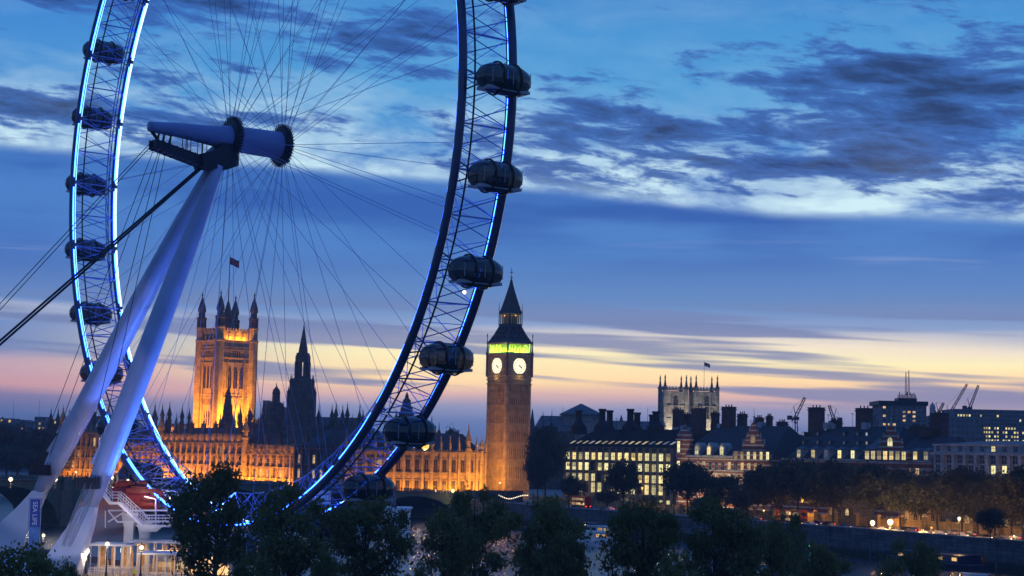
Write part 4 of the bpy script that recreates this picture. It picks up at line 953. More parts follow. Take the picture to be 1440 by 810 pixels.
for k in range(1, nb):
    x = (k + .5) * bw; y0 = -.8 + 1.8; z0_ = ze + 1.8 * sl
    g = MB(); y1 = y0 + 2.3; z1_ = z0_ + 2.3 * sl; dx = .15
    g.add([(x - .75, y0 - .25, z0_ + .12), (x + .75, y0 - .25, z0_ + .12), (x + .75 + dx, y1 - .25, z1_ + .12), (x - .75 + dx, y1 - .25, z1_ + .12)], [(0, 1, 2, 3)]); g.use(1)
    g.box(x - .85, x + .85, y0 - .35, y0, z0_ - .25, z0_)
    g.build('roof_window', ['lit_office' if rnd.random() < .8 else 'lit_cool', 'bronze_roof'], PH_)
for px, pt, into, big in ((817.5, 577, 12, 1), (850.6, 575, 12, 1), (861, 577, 30, 0), (890, 575, 12, 1), (899.5, 580, 34, 0), (926, 578.5, 12, 1), (921, 583, 34, 0)):
    O2 = PO + EY * into; x = Lp(px, O2); Yc = (O2 + EX * x).y; zt = zat(px, pt, Yc)
    g = MB(); r0 = 3.4 if big else 2.2
    g.lathe(x, into, [(r0, zr - 2), (r0 * .95, zr + 1.0), (r0 * .62, zr + 2.2), (1.3, zr + 3.6), (1.25, zt - .9), (1.55, zt - .8), (1.55, zt)], 12); g.build('chimney', 'bronze_roof', PH_)
# ---- red and white banded offices
NA = at0(953, 622); zn = lambda py, px=1010, Y=None: zat(px, py, Y or (NA + EX * 26).y)
LA = Lp(1088, NA)
SA = thing('banded_building', 'red brick and white banded building with round corner turret and lit dormers', 'office building', tuple(NA), RE, 'red and white banded offices')
MB().box(0, LA, 0, 30, GZ - .5, zn(642)).build('wall', 'banded_brick', SA)
g = MB(); g.box(-.3, LA + .3, -.7, .02, zn(643.5), zn(640.5)); g.box(0, LA, -.35, .02, zn(662.5), zn(661)); g.box(0, LA, -.3, .02, zn(678), zn(677)); g.build('cornice', 'pale_stone', SA)
g = MB(); g.gable(.3, LA - .3, .3, 29.5, zn(641), zn(597), 5); g.build('roof', 'slate', SA)
for k in range(13):
    x = 4 + k * (LA - 5) / 13
    for py, h, ar in ((658, 2.6, 0), (676, 3.2, 1), (695, 3.2, 0)): win(SA, x, 0, zn(py) - .5, 1.3, h, 'lit_warm' if rnd.random() < .6 else 'glass_dark', 'pale_stone', 1, bool(ar), 1)
for px in (984, 1001, 1019):
    x = Lp(px, NA); g = MB(); z0_ = zn(641); g.prism([(x - 1.2, z0_), (x + 1.2, z0_), (x + 1.2, z0_ + 3.2), (x + .7, z0_ + 4.0), (x, z0_ + 4.6), (x - .7, z0_ + 4.0), (x - 1.2, z0_ + 3.2)], -.1, 4); d = g.build('dormer', 'pale_stone', SA)
    put('window', win_mesh(1.6, 3.2, 'lit_office', 'pale_stone', 1, True), d, (x, -.12, z0_ + .4))
g = MB(); r0 = 3.0; g.lathe(2.4, 1.2, [(r0, GZ - .5), (r0, zn(620)), (r0 + .4, zn(619.5)), (r0 + .4, zn(618)), (r0, zn(617)), (r0 * .96, zn(612)), (r0 * .7, zn(606)), (r0 * .3, zn(602)), (.35, zn(600)), (.35, zn(597)), (.05, zn(592))], 14); g.build('corner_turret', 'banded_brick', SA)
for zz, hh in ((637, 2.6), (660, 2.6), (619 + 8, 1.5)): win(SA, 2.4, -1.85, zn(zz), 1.3, hh, 'lit_office', 'pale_stone', 1)
xg = Lp(1063, NA)
def dutch(T_, xg, w_, z0_, zt, y0=-.2, dep=10, glow=None, zg=None):
    h = zt - z0_; P = [(-w_, 0), (w_, 0), (w_, h * .28), (w_ * .78, h * .30), (w_ * .74, h * .46), (w_ * .5, h * .50), (w_ * .46, h * .66), (w_ * .28, h * .72), (w_ * .26, h * .86), (w_ * .12, h * .92), (0, h), (-w_ * .12, h * .92), (-w_ * .26, h * .86), (-w_ * .28, h * .72), (-w_ * .46, h * .66), (-w_ * .5, h * .50), (-w_ * .74, h * .46), (-w_ * .78, h * .30), (-w_, h * .28)]
    g = MB(); g.prism([(xg + a, z0_ + b_) for a, b_ in P], y0, y0 + .9); d = g.build('gable', 'banded_brick', T_)
    if glow: put('window', win_mesh(1.9, 2.8, glow, 'pale_stone', 1, True), d, (xg, y0 - .02, zg))
    g = MB(); 
    for a, b_ in ((w_ * .95, h * .28), (w_ * .62, h * .48), (w_ * .36, h * .70)):
        for s_ in (-1, 1): g.lathe(xg + s_ * a, y0 + .4, [(.28, z0_ + b_), (.4, z0_ + b_ + .5), (.1, z0_ + b_ + 1.0), (.25, z0_ + b_ + 1.3), (.02, z0_ + b_ + 1.8)], 6)
    g.lathe(xg, y0 + .4, [(.4, zt - .3), (.5, zt + .4), (.15, zt + .8), (.5, zt + 1.4), (.1, zt + 2.0), (.05, zt + 4.5)], 8); g.build('gable_finial', 'pale_stone', T_)
dutch(SA, xg, 5.2, zn(636), zn(592), glow='lit_warm', zg=zn(622))
g = MB(); g.box(xg - 9, xg + 8, -.9, 1, zn(650), zn(634)); g.build('gable_wing', 'banded_brick', SA)
for k in range(6): win(SA, xg - 7.5 + k * 3, -.9, zn(645), 1.2, 2.6, 'lit_office', 'pale_stone', 1)
for px, pt, into, w_ in ((986, 575, 14, 4.5), (957, 577, 26, 3.6), (1009, 581, 20, 2.6), (1028, 573, 15, 4.2), (1047, 583, 24, 3.0), (1071, 588, 20, 2.6), (1085, 586, 24, 2.0), (970, 583, 30, 3)):
    O2 = NA + EY * into; x = Lp(px, O2); Yc = (O2 + EX * x).y; chim(SA, x, into, w_ * 1.0, w_ * .75, zn(610), zat(px, pt, Yc))
NB_ = at0(1102, 582); LB = Lp(1312, NB_)
zb = lambda py, px=1205: zat(px, py, (NB_ + EX * LB * .5).y)
SB = thing('banded_building', 'long dark slate-roofed banded building, dormers part lit, above the embankment trees', 'office building', tuple(NB_), RE, 'red and white banded offices')
MB().box(0, LB, 0, 34, GZ - .5, zb(648)).build('wall', 'banded_brick', SB)
g = MB(); g.box(-.3, LB + .3, -.7, .02, zb(648.5), zb(646)); g.box(0, LB, -.3, .02, zb(660), zb(659)); g.build('cornice', 'pale_stone', SB)
xr1 = Lp(1248, NB_)
g = MB(); g.gable(.3, xr1, .3, 33, zb(646), zb(598), 6); g.gable(xr1 - 2, LB, 1, 33, zb(646), zb(612), 2); g.build('roof', 'slate', SB)
slb = (zb(598) - zb(646)) / 16.4
for k in range(17):
    x = 3 + k * (LB - 5) / 17; win(SB, x, 0, zb(667), 1.3, 2.4, 'lit_warm' if rnd.random() < .35 else 'glass_dark', 'pale_stone', 1)
    win(SB, x, 0, zb(685), 1.3, 2.6, 'lit_warm' if rnd.random() < .3 else 'glass_dark', 'pale_stone', 1); win(SB, x, 0, zb(703), 1.3, 2.6, 'lit_warm' if rnd.random() < .3 else 'glass_dark', 'pale_stone', 1)
for px, lt in ((1127, 1), (1147, 1), (1165, 0), (1184, 1), (1202.5, 1), (1290, 1), (1305, 1)):
    x = Lp(px, NB_); z0_ = zb(646); g = MB(); g.box(x - 1.1, x + 1.1, -.1, 3.4, z0_, z0_ + 3.1); g.use(1); g.gable(x - 1.6, x + 1.6, -.5, 4, z0_ + 3.1, z0_ + 4.1, .9); d = g.build('dormer', ['pale_stone', 'lead'], SB)
    put('window', win_mesh(1.4, 2.5, 'lit_office' if lt else 'lit_dim', 'pale_stone', 1), d, (x, -.12, z0_ + .3))
for px in (1135, 1155, 1172, 1192, 1211, 1224):
    for py, yy in ((623, 8), (609, 12.5)):
        if rnd.random() < .8:
            x = Lp(px, NB_ + EY * yy); z0_ = zb(646) + slb * yy - .2; g = MB(); g.box(x - .5, x + .5, yy - .9, yy + 1.5, z0_ - .6, z0_ + .9); g.use(1); g.box(x - .35, x + .35, yy - .96, yy - .9, z0_ - .3, z0_ + .7); g.build('roof_dormer', ['slate', 'lit_cool' if rnd.random() < .4 else 'lit_dim'], SB)
xg = Lp(1259, NB_); dutch(SB, xg, 4.6, zb(634), zb(596), y0=-1.6, glow='lit_office', zg=zb(627))
x0_, x1_ = Lp(1222, NB_), Lp(1282, NB_)
g = MB(); g.box(x0_, x1_, -1.4, 1, GZ - .4, zb(633)); g.build('gable_wing', 'banded_brick', SB)
g = MB(); g.box(x0_ - .2, x1_ + .2, -1.7, 0, zb(634), zb(632.6)); g.box(x0_ - .2, x1_ + .2, -1.7, -1.3, zb(650), zb(648)); g.build('cornice', 'pale_stone', SB)
for k in range(7): win(SB, x0_ + (k + .5) * (x1_ - x0_) / 7, -1.4, zb(645.5), 1.5, 2.7, 'lit_office', 'pale_stone', 1)
g = MB(); g.lathe(Lp(1233, NB_), 2.6, [(5.0, zb(632)), (5.2, zb(631)), (1.5, zb(620)), (.2, zb(615))], 8); g.build('turret_roof', 'lead', SB)
for px, pt, into, w_ in ((1151, 574, 17, 4.6), (1218, 575, 17, 4.6), (1178, 593, 17, 3.6), (1103, 594, 20, 3.2), (1305, 602, 16, 4.4), (1323.5, 582, 20, 4.6), (1290, 600, 22, 3)):
    O2 = NB_ + EY * into; x = Lp(px, O2); Yc = (O2 + EX * x).y; chim(SB, x, into, w_, w_ * .75, zb(612), zat(px, pt, Yc))
for T_, Lc, zz, n_ in ((SA, LA, zn(597), 9), (SB, xr1, zb(598), 12), (PH_, LP, zr, 9)):
    for k in range(n_):
        x = rnd.uniform(4, Lc - 4); y = 15 + rnd.uniform(-2, 2); h = rnd.uniform(1.2, 4.5); g = MB(); g.tube((x, y, zz - 1.2), (x, y, zz + h), .07, n=4)
        for q in range(3): g.tube((x - .7 + q * .1, y, zz + h - .25 * q), (x + .7 - q * .1, y, zz + h - .25 * q), .04, n=4)
        g.build('aerial', 'iron', T_)
    for k in range(4):
        x = rnd.uniform(5, Lc - 5); MB().box(x, x + rnd.uniform(1, 3), 14, 16.5, zz - 1, zz + rnd.uniform(.6, 1.6)).build('roof_vent', 'grey_steel', T_)
# ---- pale classical ministry
NP = at0(1313, 528); LQ = Lp(1500, NP); zp = lambda py, px=1380: zat(px, py, (NP + EX * Lp(1380, NP)).y)
MD = thing('ministry_building', 'pale grey classical stone building with pilasters at the right edge', 'government building', tuple(NP), RE)
MB().box(0, LQ, 0, 40, GZ - .5, zp(627)).build('wall', 'pale_stone', MD)
g = MB(); g.box(-.5, LQ, -1.2, .02, zp(640), zp(637)); g.box(-.2, LQ, -.5, .02, zp(627.5), zp(625)); g.box(0, LQ, -.5, .02, zp(669), zp(667.5)); g.build('cornice', 'pale_stone', MD)
xs = [Lp(1314 + 15.5 * k, NP) for k in range(13) if Lp(1314 + 15.5 * k, NP) < LQ]
for x in xs[1:]: g = MB(); g.box(x - .55, x + .55, -.9, .02, zp(667.5), zp(640)); g.box(x - .75, x + .75, -1.05, .02, zp(642), zp(640)); g.build('pilaster', 'pale_stone', MD)
for i in range(len(xs) - 1):
    xm = (xs[i] + xs[i + 1]) / 2
    win(MD, xm, 0, zp(635), 1.3, 1.9, 'lit_office' if i == 5 else 'glass_dark', 'pale_stone', 1); win(MD, xm, 0, zp(652), 1.9, 2.4, 'glass_dark', 'pale_stone', 1)
    win(MD, xm, 0, zp(666), 1.5, 2.4, 'lit_office' if i in (5, 6) else 'glass_dark', 'pale_stone', 1); win(MD, xm, 0, zp(684), 1.5, 2.8, 'glass_dark', 'pale_stone', 1)
g = MB(); g.gable(0, LQ, 0, 40, zp(625), zp(618), 8); g.build('roof', 'lead', MD)
# ---- abbey
ABt = []
for i, (px, lab) in enumerate(((945.5, 'left of two pale floodlit abbey towers with four pinnacles'), (989, 'right of two pale floodlit abbey towers, flying a flag'))):
    Ya = 1012; p = at0(px, Ya); zf = lambda py: zat(968, py, Ya); T_ = thing('abbey_tower', lab, 'church tower', tuple(p), R(8), 'twin abbey towers'); ABt.append(T_); h_ = 6.6
    MB().sq(0, 0, [(h_, GZ), (h_, zf(551))]).build('shaft', 'abbey_stone', T_)
    g = MB()
    for rz in (0, math.pi / 2, math.pi, -math.pi / 2):
        g.M = Matrix.Rotation(rz, 4, 'Z')
        for x in (-h_ + .3, h_ - .3): g.box(x - .8, x + .8, -h_ - .9, -h_ + .01, GZ, zf(549))
        for x in (-2.2, 2.2): g.box(x - .3, x + .3, -h_ - .4, -h_ + .01, GZ, zf(551))
        for py in (549, 553, 572, 590): g.box(-h_, h_, -h_ - .5, -h_ + .01, zf(py), zf(py) + .5)
        merlons(g, -h_, h_, -h_ - .3, zf(549) + .5, .9, .9, 1.3)
    g.M = None; g.build('buttress', 'abbey_stone', T_)
    for rz in (0, -math.pi / 2):
        o = put('louvre_window', win_mesh(2.6, 8.5, 'window_dark', 'abbey_stone', 1, True, 2), T_, tuple(Matrix.Rotation(rz, 4, 'Z') @ Vector((0, -h_, zf(589)))), rz=rz)
        o = put('louvre_window', win_mesh(2.6, 5.5, 'window_dark', 'abbey_stone', 1, True, 2), T_, tuple(Matrix.Rotation(rz, 4, 'Z') @ Vector((0, -h_, zf(570)))), rz=rz)
    for sx_ in (-1, 1):
        for sy_ in (-1, 1):
            g = MB(); g.sq(sx_ * (h_ - .2), sy_ * (h_ - .2), [(1.0, zf(551)), (1.0, zf(547)), (1.25, zf(546.5)), (1.25, zf(545)), (.7, zf(544)), (.25, zf(534)), (.45, zf(533)), (.05, zf(527.5))]); g.build('pinnacle', 'unlit_stone', T_)
p = ABt[1]; MB().tube((0, 0, zf(550)), (0, 0, zf(508)), .14, .08, 6).build('flagpole', 'iron', p)
flag_mesh(3.6, 2.2, [0, 1]).build('flag', ['flag_white', 'flag_red'], p, loc=(.1, 0, zf(514)))
ab = thing('abbey_nave', 'blue-grey pitched abbey roof with gables left of the towers', 'church', tuple(at0(760, 960)), R(8))
def aroof(px0, px1, pe, pr, Y, dep, hip=3, wall=True):
    a, b_ = at0(px0, Y), at0(px1, Y); g = MB(); z0_, z1_ = zat((px0 + px1) / 2, pe, Y), zat((px0 + px1) / 2, pr, Y)
    g.box(a.x, b_.x, Y, Y + dep, GZ, z0_); g.use(1); g.gable(a.x - .3, b_.x + .3, Y - .5, Y + dep + .5, z0_ + .01, z1_, hip); g.build('roof', ['unlit_stone', 'lead'], ab, world=True)
aroof(749, 808, 606, 584, 960, 26, 5); aroof(795, 930, 608, 591, 985, 20, 0); aroof(850, 935, 600, 592, 1000, 12, 0)
a = at0(815.5, 965); g = MB(); g.box(a.x - 10, a.x + 11, a.y, a.y + 18, GZ, zat(815, 584, 965)); g.build('crossing', 'abbey_stone', ab, world=True)
g = MB(); g.lathe(a.x + .5, a.y + 9, [(16.5, zat(815, 584, 965)), (16.8, zat(815, 582, 965)), (.5, zat(815, 567, 965))], 4, R(45)); g.build('pyramid_roof', 'lead', ab, world=True)
for px, pt, w_ in ((747.5, 575, 8), (775, 576, 3), (762.5, 578, 3)):
    pp = at0(px, 955); rr_ = w_ / 2 * 955 / F; g = MB(); g.lathe(pp.x, pp.y, [(rr_, GZ), (rr_, zat(px, 602, 955)), (rr_ * 1.1, zat(px, 601, 955)), (rr_ * .1, zat(px, pt, 955))], 8); g.build('spirelet', 'unlit_stone', ab, world=True)
a = at0(873, 950); g = MB(); g.prism([(a.x - 2.5, GZ), (a.x + 2.5, GZ), (a.x + 2.5, zat(873, 603, 950)), (a.x, zat(873, 583, 950)), (a.x - 2.5, zat(873, 603, 950))], 950, 951.5); g.build('gable', 'abbey_stone', ab, world=True)
# ---- distant skyline blocks
def block(label, px0, px1, pyt, Y, dep, mt, rows, cols, prob, glass='lit_office', name='office_block', frame='concrete_panel', ww=.55, wh=.5, unlit='glass_dark', ybot=640):
    a, b_ = at0(px0, Y), at0(px1, Y); T_ = thing(name, label, 'office building', tuple(a)); L = b_.x - a.x; zt = zat((px0 + px1) / 2, pyt, Y); zb_ = zat((px0 + px1) / 2, ybot, Y)
    MB().box(0, L, 0, dep, GZ - 1, zt).build('wall', mt, T_); sx_, sz = L / cols, (zt - zb_) / rows
    for i in range(rows):
        for k in range(cols):
            pr = prob(i, k) if callable(prob) else prob
            win(T_, (k + .5) * sx_, 0, zt - (i + .8) * sz, round(sx_ * ww, 2), round(sz * wh, 2), glass if rnd.random() < pr else unlit, frame, 0, False, 0)
    return T_
tb = block('tall dark office tower topped with two thin antenna masts', 1240, 1303, 570, 760, 20, 'concrete_panel', 6, 9, lambda i, k: .95 if (k in (4, 6) and 1 <= i <= 3) else (.5 if k == 0 else .12), glass='lit_warm', ybot=606)
ta = at0(1240, 760)
for px, pt in ((1274, 523), (1278, 521)):
    p = at0(px, 768) - ta; g = MB(); zt_, z0_ = zat(px, pt, 768), zat(px, 556, 768)
    for s_ in (-.35, .35): g.tube((p.x + s_, p.y, z0_), (p.x + s_ * .3, p.y, zt_), .13, .08, 4)
    for k in range(8): g.tube((p.x - .35, p.y, z0_ + (zt_ - z0_) * k / 8), (p.x + .35, p.y, z0_ + (zt_ - z0_) * (k + .5) / 8), .07, n=4)
    g.build('antenna_mast', 'red_paint', tb)
g = MB()
for k in range(14):
    px = 1263 + k * 1.9; p = at0(px, 766) - ta; g.tube((p.x, p.y, zat(px, 563, 766)), (p.x, p.y, zat(px, 551 + 6 * rnd.random(), 766)), .2, n=4)
g.box(at0(1262, 766).x - ta.x, at0(1288, 766).x - ta.x, 4, 12, zat(1275, 572, 766), zat(1275, 560, 766)); g.build('rooftop_plant', 'iron', tb)
g = MB(); g.box(at0(1239, 760).x - ta.x - 1, at0(1302, 760).x - ta.x + 1, -.6, 20.5, zat(1270, 570, 760), zat(1270, 564, 760)); g.build('roof_parapet', 'iron', tb)
block('low grey block left of the antenna tower', 1238, 1246, 573, 765, 14, 'concrete_panel', 5, 2, .6, ybot=606)
dt = thing('domed_tower', 'slim grey domed tower between antenna block and cranes', 'tower', tuple(at0(1311.5, 900))); r_ = 900 / F; zf = lambda py: zat(1311, py, 900)
MB().lathe(0, 0, [(6.5 * r_, GZ), (6.5 * r_, zf(585)), (4.2 * r_, zf(584)), (4 * r_, zf(574)), (4.2 * r_, zf(573)), (3 * r_, zf(569)), (1 * r_, zf(567)), (.1, zf(565))], 14).build('shaft', 'pale_stone', dt)
block('grey office block with brightly lit floors and rooftop lamps at the right', 1342, 1445, 576, 860, 25, 'concrete_panel', 8, 26, lambda i, k: .85 if (i >= 4 and 7 <= k <= 15) else (.8 if (i == 1 and k < 9) else (.45 if (i >= 4 and k > 16) else .03)), ybot=622)
block('plain blue-grey block in front of the lit office at the right', 1330, 1384, 587, 820, 20, 'concrete_panel', 4, 8, .03, ybot=620)
block('narrow grey block beside the domed tower', 1305, 1318, 585, 850, 14, 'concrete_panel', 4, 3, .05, ybot=612)
block('low dark slab on the far left skyline with a lit strip', -20, 14, 588, 1150, 20, 'concrete_panel', 2, 6, lambda i, k: .9 if i == 0 else .1, glass='lit_warm', ybot=602)
block('dark low building on the left skyline', 14, 32, 590, 1180, 20, 'concrete_panel', 2, 4, .3, glass='lit_warm', ybot=605)
block('long dark block on the left skyline with one bright window', 30, 72, 592, 1160, 20, 'concrete_panel', 3, 8, .12, glass='lit_warm', ybot=612)
block('grey box-shaped block behind the left dark turrets', 46, 62, 586, 1200, 16, 'concrete_panel', 3, 3, .1, ybot=605)
block('dark block behind the left turrets', 66, 100, 590, 1100, 16, 'unlit_stone', 2, 5, .03, ybot=605)
block('grey office block behind the domed turret', 367, 376, 563, 1100, 14, 'concrete_panel', 3, 2, .05, ybot=600)
block('dark blue-grey roofline behind banded buildings', 1080, 1240, 612, 700, 14, 'unlit_stone', 2, 20, .04, ybot=640)
for i, (px, pt, Y, lab) in enumerate(((16, 563, 1190, 'thin mast on the far left skyline'), (52, 562, 1190, 'thin mast left of the dark turrets'), (790, 572, 940, 'thin pole beside the abbey roof'), (910, 573, 960, 'thin mast above the office chimneys'))):
    p = at0(px, Y); tag(MB().tube((p.x, p.y, GZ), (p.x, p.y, zat(px, pt, Y)), .25, .08, 6).build('mast', 'iron'), lab, 'mast')
lt = thing('turret_cluster', 'three dark ogee turrets on the left skyline beside the white leg', 'turrets', tuple(at0(85, 930)), RN)
for px, pt in ((69, 571), (79, 571), (95, 573), (99, 577), (122, 577), (126, 582)):
    dtur(px, pt, 930, 6, lt)
dbox(64, 130, 596, 935, 16, 0, parent=lt)
# ---- cranes
def crane(label, base, tip, mast, Y, two=None, mt='iron'):
    pb, pt_ = at(*base, Y), at(*tip, Y); m0 = at(*mast, Y); T_ = thing('tower_crane', label, 'crane', (m0.x, m0.y, 0), 0, 'cranes on the skyline')
    def lattice(p, q, w_, n_, nm, mt=mt):
        g = MB(); d = (q - p).normalized(); s1 = d.cross(Vector((0, 1, 0))).normalized() * w_; s2 = Vector((0, 1, 0)) * w_
        cs = [s1 + s2, s1 - s2, -s1 - s2, -s1 + s2]
        for c_ in cs: g.tube(p + c_, q + c_ * .6, .17, n=4)
        for k in range(n_):
            a, b_ = p.lerp(q, k / n_), p.lerp(q, (k + 1) / n_); g.tube(a + cs[k % 4], b_ + cs[(k + 1) % 4], .11, n=4); g.tube(a + cs[(k + 2) % 4], b_ + cs[(k + 3) % 4], .11, n=4); g.tube(a + cs[0], b_ + cs[1], .11, n=4)
        return g.build(nm, mt, T_, world=True)
    lattice(Vector((m0.x, m0.y, GZ)), m0, .8, 14, 'mast'); lattice(pb, pt_, .7, 14, 'jib', two or mt)
    g = MB(); d = (pb - pt_); d.z = 0; d.normalize(); c_ = m0 + d * 3.5; g.cbox(m0 + Vector((0, 0, .6)), 2.6, 2.2, 1.6); g.build('slew_cab', mt, T_, world=True)
    g = MB(); g.cbox(c_ + Vector((0, 0, .9)), 2.6, 2, 2.2); g.tube(m0, c_ + Vector((0, 0, .6)), .4, n=6); g.build('counterweight', mt, T_, world=True)
    g = MB(); ap = m0 + Vector((0, 0, 7)) + d * 1.5; g.tube(m0, ap, .3, .15, 5); g.tube(ap, pt_, .06, n=4); g.tube(ap, c_ + Vector((0, 0, 2)), .06, n=4); g.build('pendant_line', mt, T_, world=True)
crane('dark crane raised right, just left of the tall brick chimney', (1115, 594), (1132, 559), (1120, 590), 900)
crane('dark crane tilted left between the two brick chimneys', (1173, 592), (1166, 570), (1172, 592), 950)
crane('leftmost of two pale cranes with dark tips at right', (1334, 584), (1360, 540.5), (1335, 586), 1100, two='red_paint')
crane('steeper of two cranes with dark tips, above the lit office block', (1364, 573), (1376, 542), (1364, 575), 1120, two='red_paint')
crane('small low crane right of the domed tower', (1320, 580), (1327, 567), (1320, 583), 1000)

# ---- the bridge
BA, BBp = Vector((-209, 463, 0)), Vector((-16, 664, 0)); BA = BA - (BBp - BA).normalized() * 30; bd = (BBp - BA); BL = bd.length; bd.normalize(); bn_ = Vector((-bd.y, bd.x, 0))
BR = thing('road_bridge', 'low green arched road bridge crossing the river to the palace', 'bridge', tuple(BA), math.atan2(bd.y, bd.x))
def deckz(x): u = x / BL; return 4.2 + 4.6 * (1 - (2 * max(0, min(1, u)) - .75) ** 2 * (1 if u < .375 else 1)) if False else 4.0 + 4.8 * (1 - abs(u - .42) / .58 * abs(u - .42) / .58 if u > .42 else 1 - (.42 - u) ** 2 * 1.2)
NA_ = 7; aw = (BL - 8) / NA_; g = MB(); pz = 2.0
for i in range(NA_):
    xa, xb = 4 + i * aw + pz, 4 + (i + 1) * aw - pz; n_ = 20
    for k in range(n_):
        u0, u1 = k / n_, (k + 1) / n_; X0, X1 = xa + (xb - xa) * u0, xa + (xb - xa) * u1
        f = lambda u, x: WZ + .5 + (deckz(x) - 1.3 - WZ - .5) * math.sqrt(max(0, 1 - (2 * u - 1) ** 2))
        z0_, z1_ = f(u0, X0), f(u1, X1); d0, d1 = deckz(X0), deckz(X1)
        g.add([(X0, 0, z0_), (X1, 0, z1_), (X1, 0, d1), (X0, 0, d0), (X0, 25, z0_), (X1, 25, z1_), (X1, 25, d1), (X0, 25, d0)], [(0, 1, 2, 3), (7, 6, 5, 4), (0, 4, 5, 1)])
g.build('arch_span', 'bridge_green', BR)
for i in range(NA_ + 1):
    x = 4 + i * aw; g = MB(); g.plan([(x - pz, -.6), (x, -3), (x + pz, -.6), (x + pz, 25.6), (x, 28), (x - pz, 25.6)], WZ - 2, deckz(x) - 2.6); g.box(x - 1.4, x + 1.4, -1.0, 26, deckz(x) - 2.6, deckz(x) + 1.5); g.build('pier', 'bridge_stone', BR)
g = MB(); n_ = 50
for k in range(n_):
    X0, X1 = BL * k / n_, BL * (k + 1) / n_; d0, d1 = deckz(X0), deckz(X1)
    g.add([(X0, -.4, d0), (X1, -.4, d1), (X1, 25.4, d1), (X0, 25.4, d0), (X0, -.4, d0 + .35), (X1, -.4, d1 + .35), (X1, 25.4, d1 + .35), (X0, 25.4, d0 + .35)], [(0, 3, 2, 1), (4, 5, 6, 7), (0, 1, 5, 4), (2, 3, 7, 6)])
g.build('deck', 'asphalt', BR)
for yy in (-.4, 24.8):
    g = MB()
    for k in range(n_):
        X0, X1 = BL * k / n_, BL * (k + 1) / n_; d0, d1 = deckz(X0) + .35, deckz(X1) + .35
        g.add([(X0, yy, d0 + .95), (X1, yy, d1 + .95), (X1, yy + .5, d1 + .95), (X0, yy + .5, d0 + .95), (X0, yy, d0 + 1.15), (X1, yy, d1 + 1.15), (X1, yy + .5, d1 + 1.15), (X0, yy + .5, d0 + 1.15)], [(0, 3, 2, 1), (4, 5, 6, 7), (0, 1, 5, 4), (2, 3, 7, 6)])
        for q in range(4):
            x = X0 + (X1 - X0) * q / 4; dd = deckz(x) + .3; g.box(x - .3, x + .3, yy + .1, yy + .35, dd, dd + 1.1)
    g.build('parapet', 'bridge_green', BR)
# Portland abutment block
g = MB(); g.box(BL - 2, BL + 30, -2, 27, WZ - 1, 5.0); g.box(BL - 2, BL + 30, -2, -1.4, 5, 6.1); g.build('abutment', 'granite', BR)
# ================================================================== floodlights of the buildings
def strip_light(name, c, rz, lx, ly, aim, P, col):
    d = bpy.data.lights.new(name, 'AREA'); d.shape = 'RECTANGLE'; d.size = lx; d.size_y = ly; d.energy = P; d.color = col
    o = bpy.data.objects.new(name, d); COL.objects.link(o)
    z = (Vector(c) - Vector(aim)).normalized(); x = Vector((math.cos(rz), math.sin(rz), 0)); y = z.cross(x).normalized(); x = y.cross(z)
    o.matrix_world = Matrix(((x.x, y.x, z.x, c[0]), (x.y, y.y, z.y, c[1]), (x.z, y.z, z.z, c[2]), (0, 0, 0, 1))); return o
def fl(s0, s1, out, z, zaim, P, frame=PF, rz=RE, col=AMB):
    c = frame((s0 + s1) / 2, -out); c.z = z; a = frame((s0 + s1) / 2, 0); a.z = zaim
    return strip_light('terrace_floodlight', c, rz, (s1 - s0), .5, a, P, col)
def pools(s0, s1, out, zaim, Ptot, **k):
    n_ = max(1, round((s1 - s0) / 11)); w_ = (s1 - s0) / n_
    for q in range(n_): fl(s0 + w_ * (q + .28), s0 + w_ * (q + .72), out, 2.5, zaim, 1.4 * Ptot / n_ * rnd.uniform(.7, 1.25), **k)
pools(0, x1, 6, 16, 10000); pools(x1, x2, 4, 13, 21000); pools(x2, x3, 4.5, 15, 50000); pools(x3, x4, 4, 13, 29000)
NF = lambda s, into=0: NS + EX * 0 + EY * s - EX * 0 + Vector((math.sin(A), -math.cos(A), 0)) * 0 + Vector((-math.sin(A), math.cos(A), 0)) * into
pools(0, 70, 4.5, 14, 17000, frame=NF, rz=RN, col=AMB2)
# attic stage lights on the roofs
for s0, s1, z in ((x1, x2, 18.6), (x2, x3, 23.0), (x3, x4, 18.6)): fl(s0, s1, .1, z, z + 4, 4500)
VTc = at0(313, 905); nE, nN = Vector((-math.cos(A), -math.sin(A), 0)), Vector((math.sin(A), -math.cos(A), 0))
def face_light(c0, nrm, rz, dist, z, zaim, P, lx, col=AMB):
    c = c0 + nrm * dist; c.z = z; a = c0 + nrm * 6; a.z = zaim; strip_light('tower_floodlight', c, rz, lx, 1.5, a, P, col)
face_light(VTc, nN, RN, 19, 30, 62, 90000, 18, AMB2); face_light(VTc, nE, RE, 30, 27, 62, 70000, 18)
face_light(VTc, nN, RN, 11.6, zat(313, 480, 905) + .6, zat(313, 460, 905), 2600, 13, AMB2)
BBc = at0(713.8, 731)
strip_light('tower_floodlight', tuple((BBc + nE * 20 + nN * 15).to_tuple()[:2]) + (5,), RE, 6, 1.5, tuple((BBc + nE * 6).to_tuple()[:2]) + (36,), 11500, (1, .40, .06)); face_light(BBc, nN, RN, 28, 5, 34, 1300, 9, (1, .5, .2))
zc = zat(716, 531, 731)
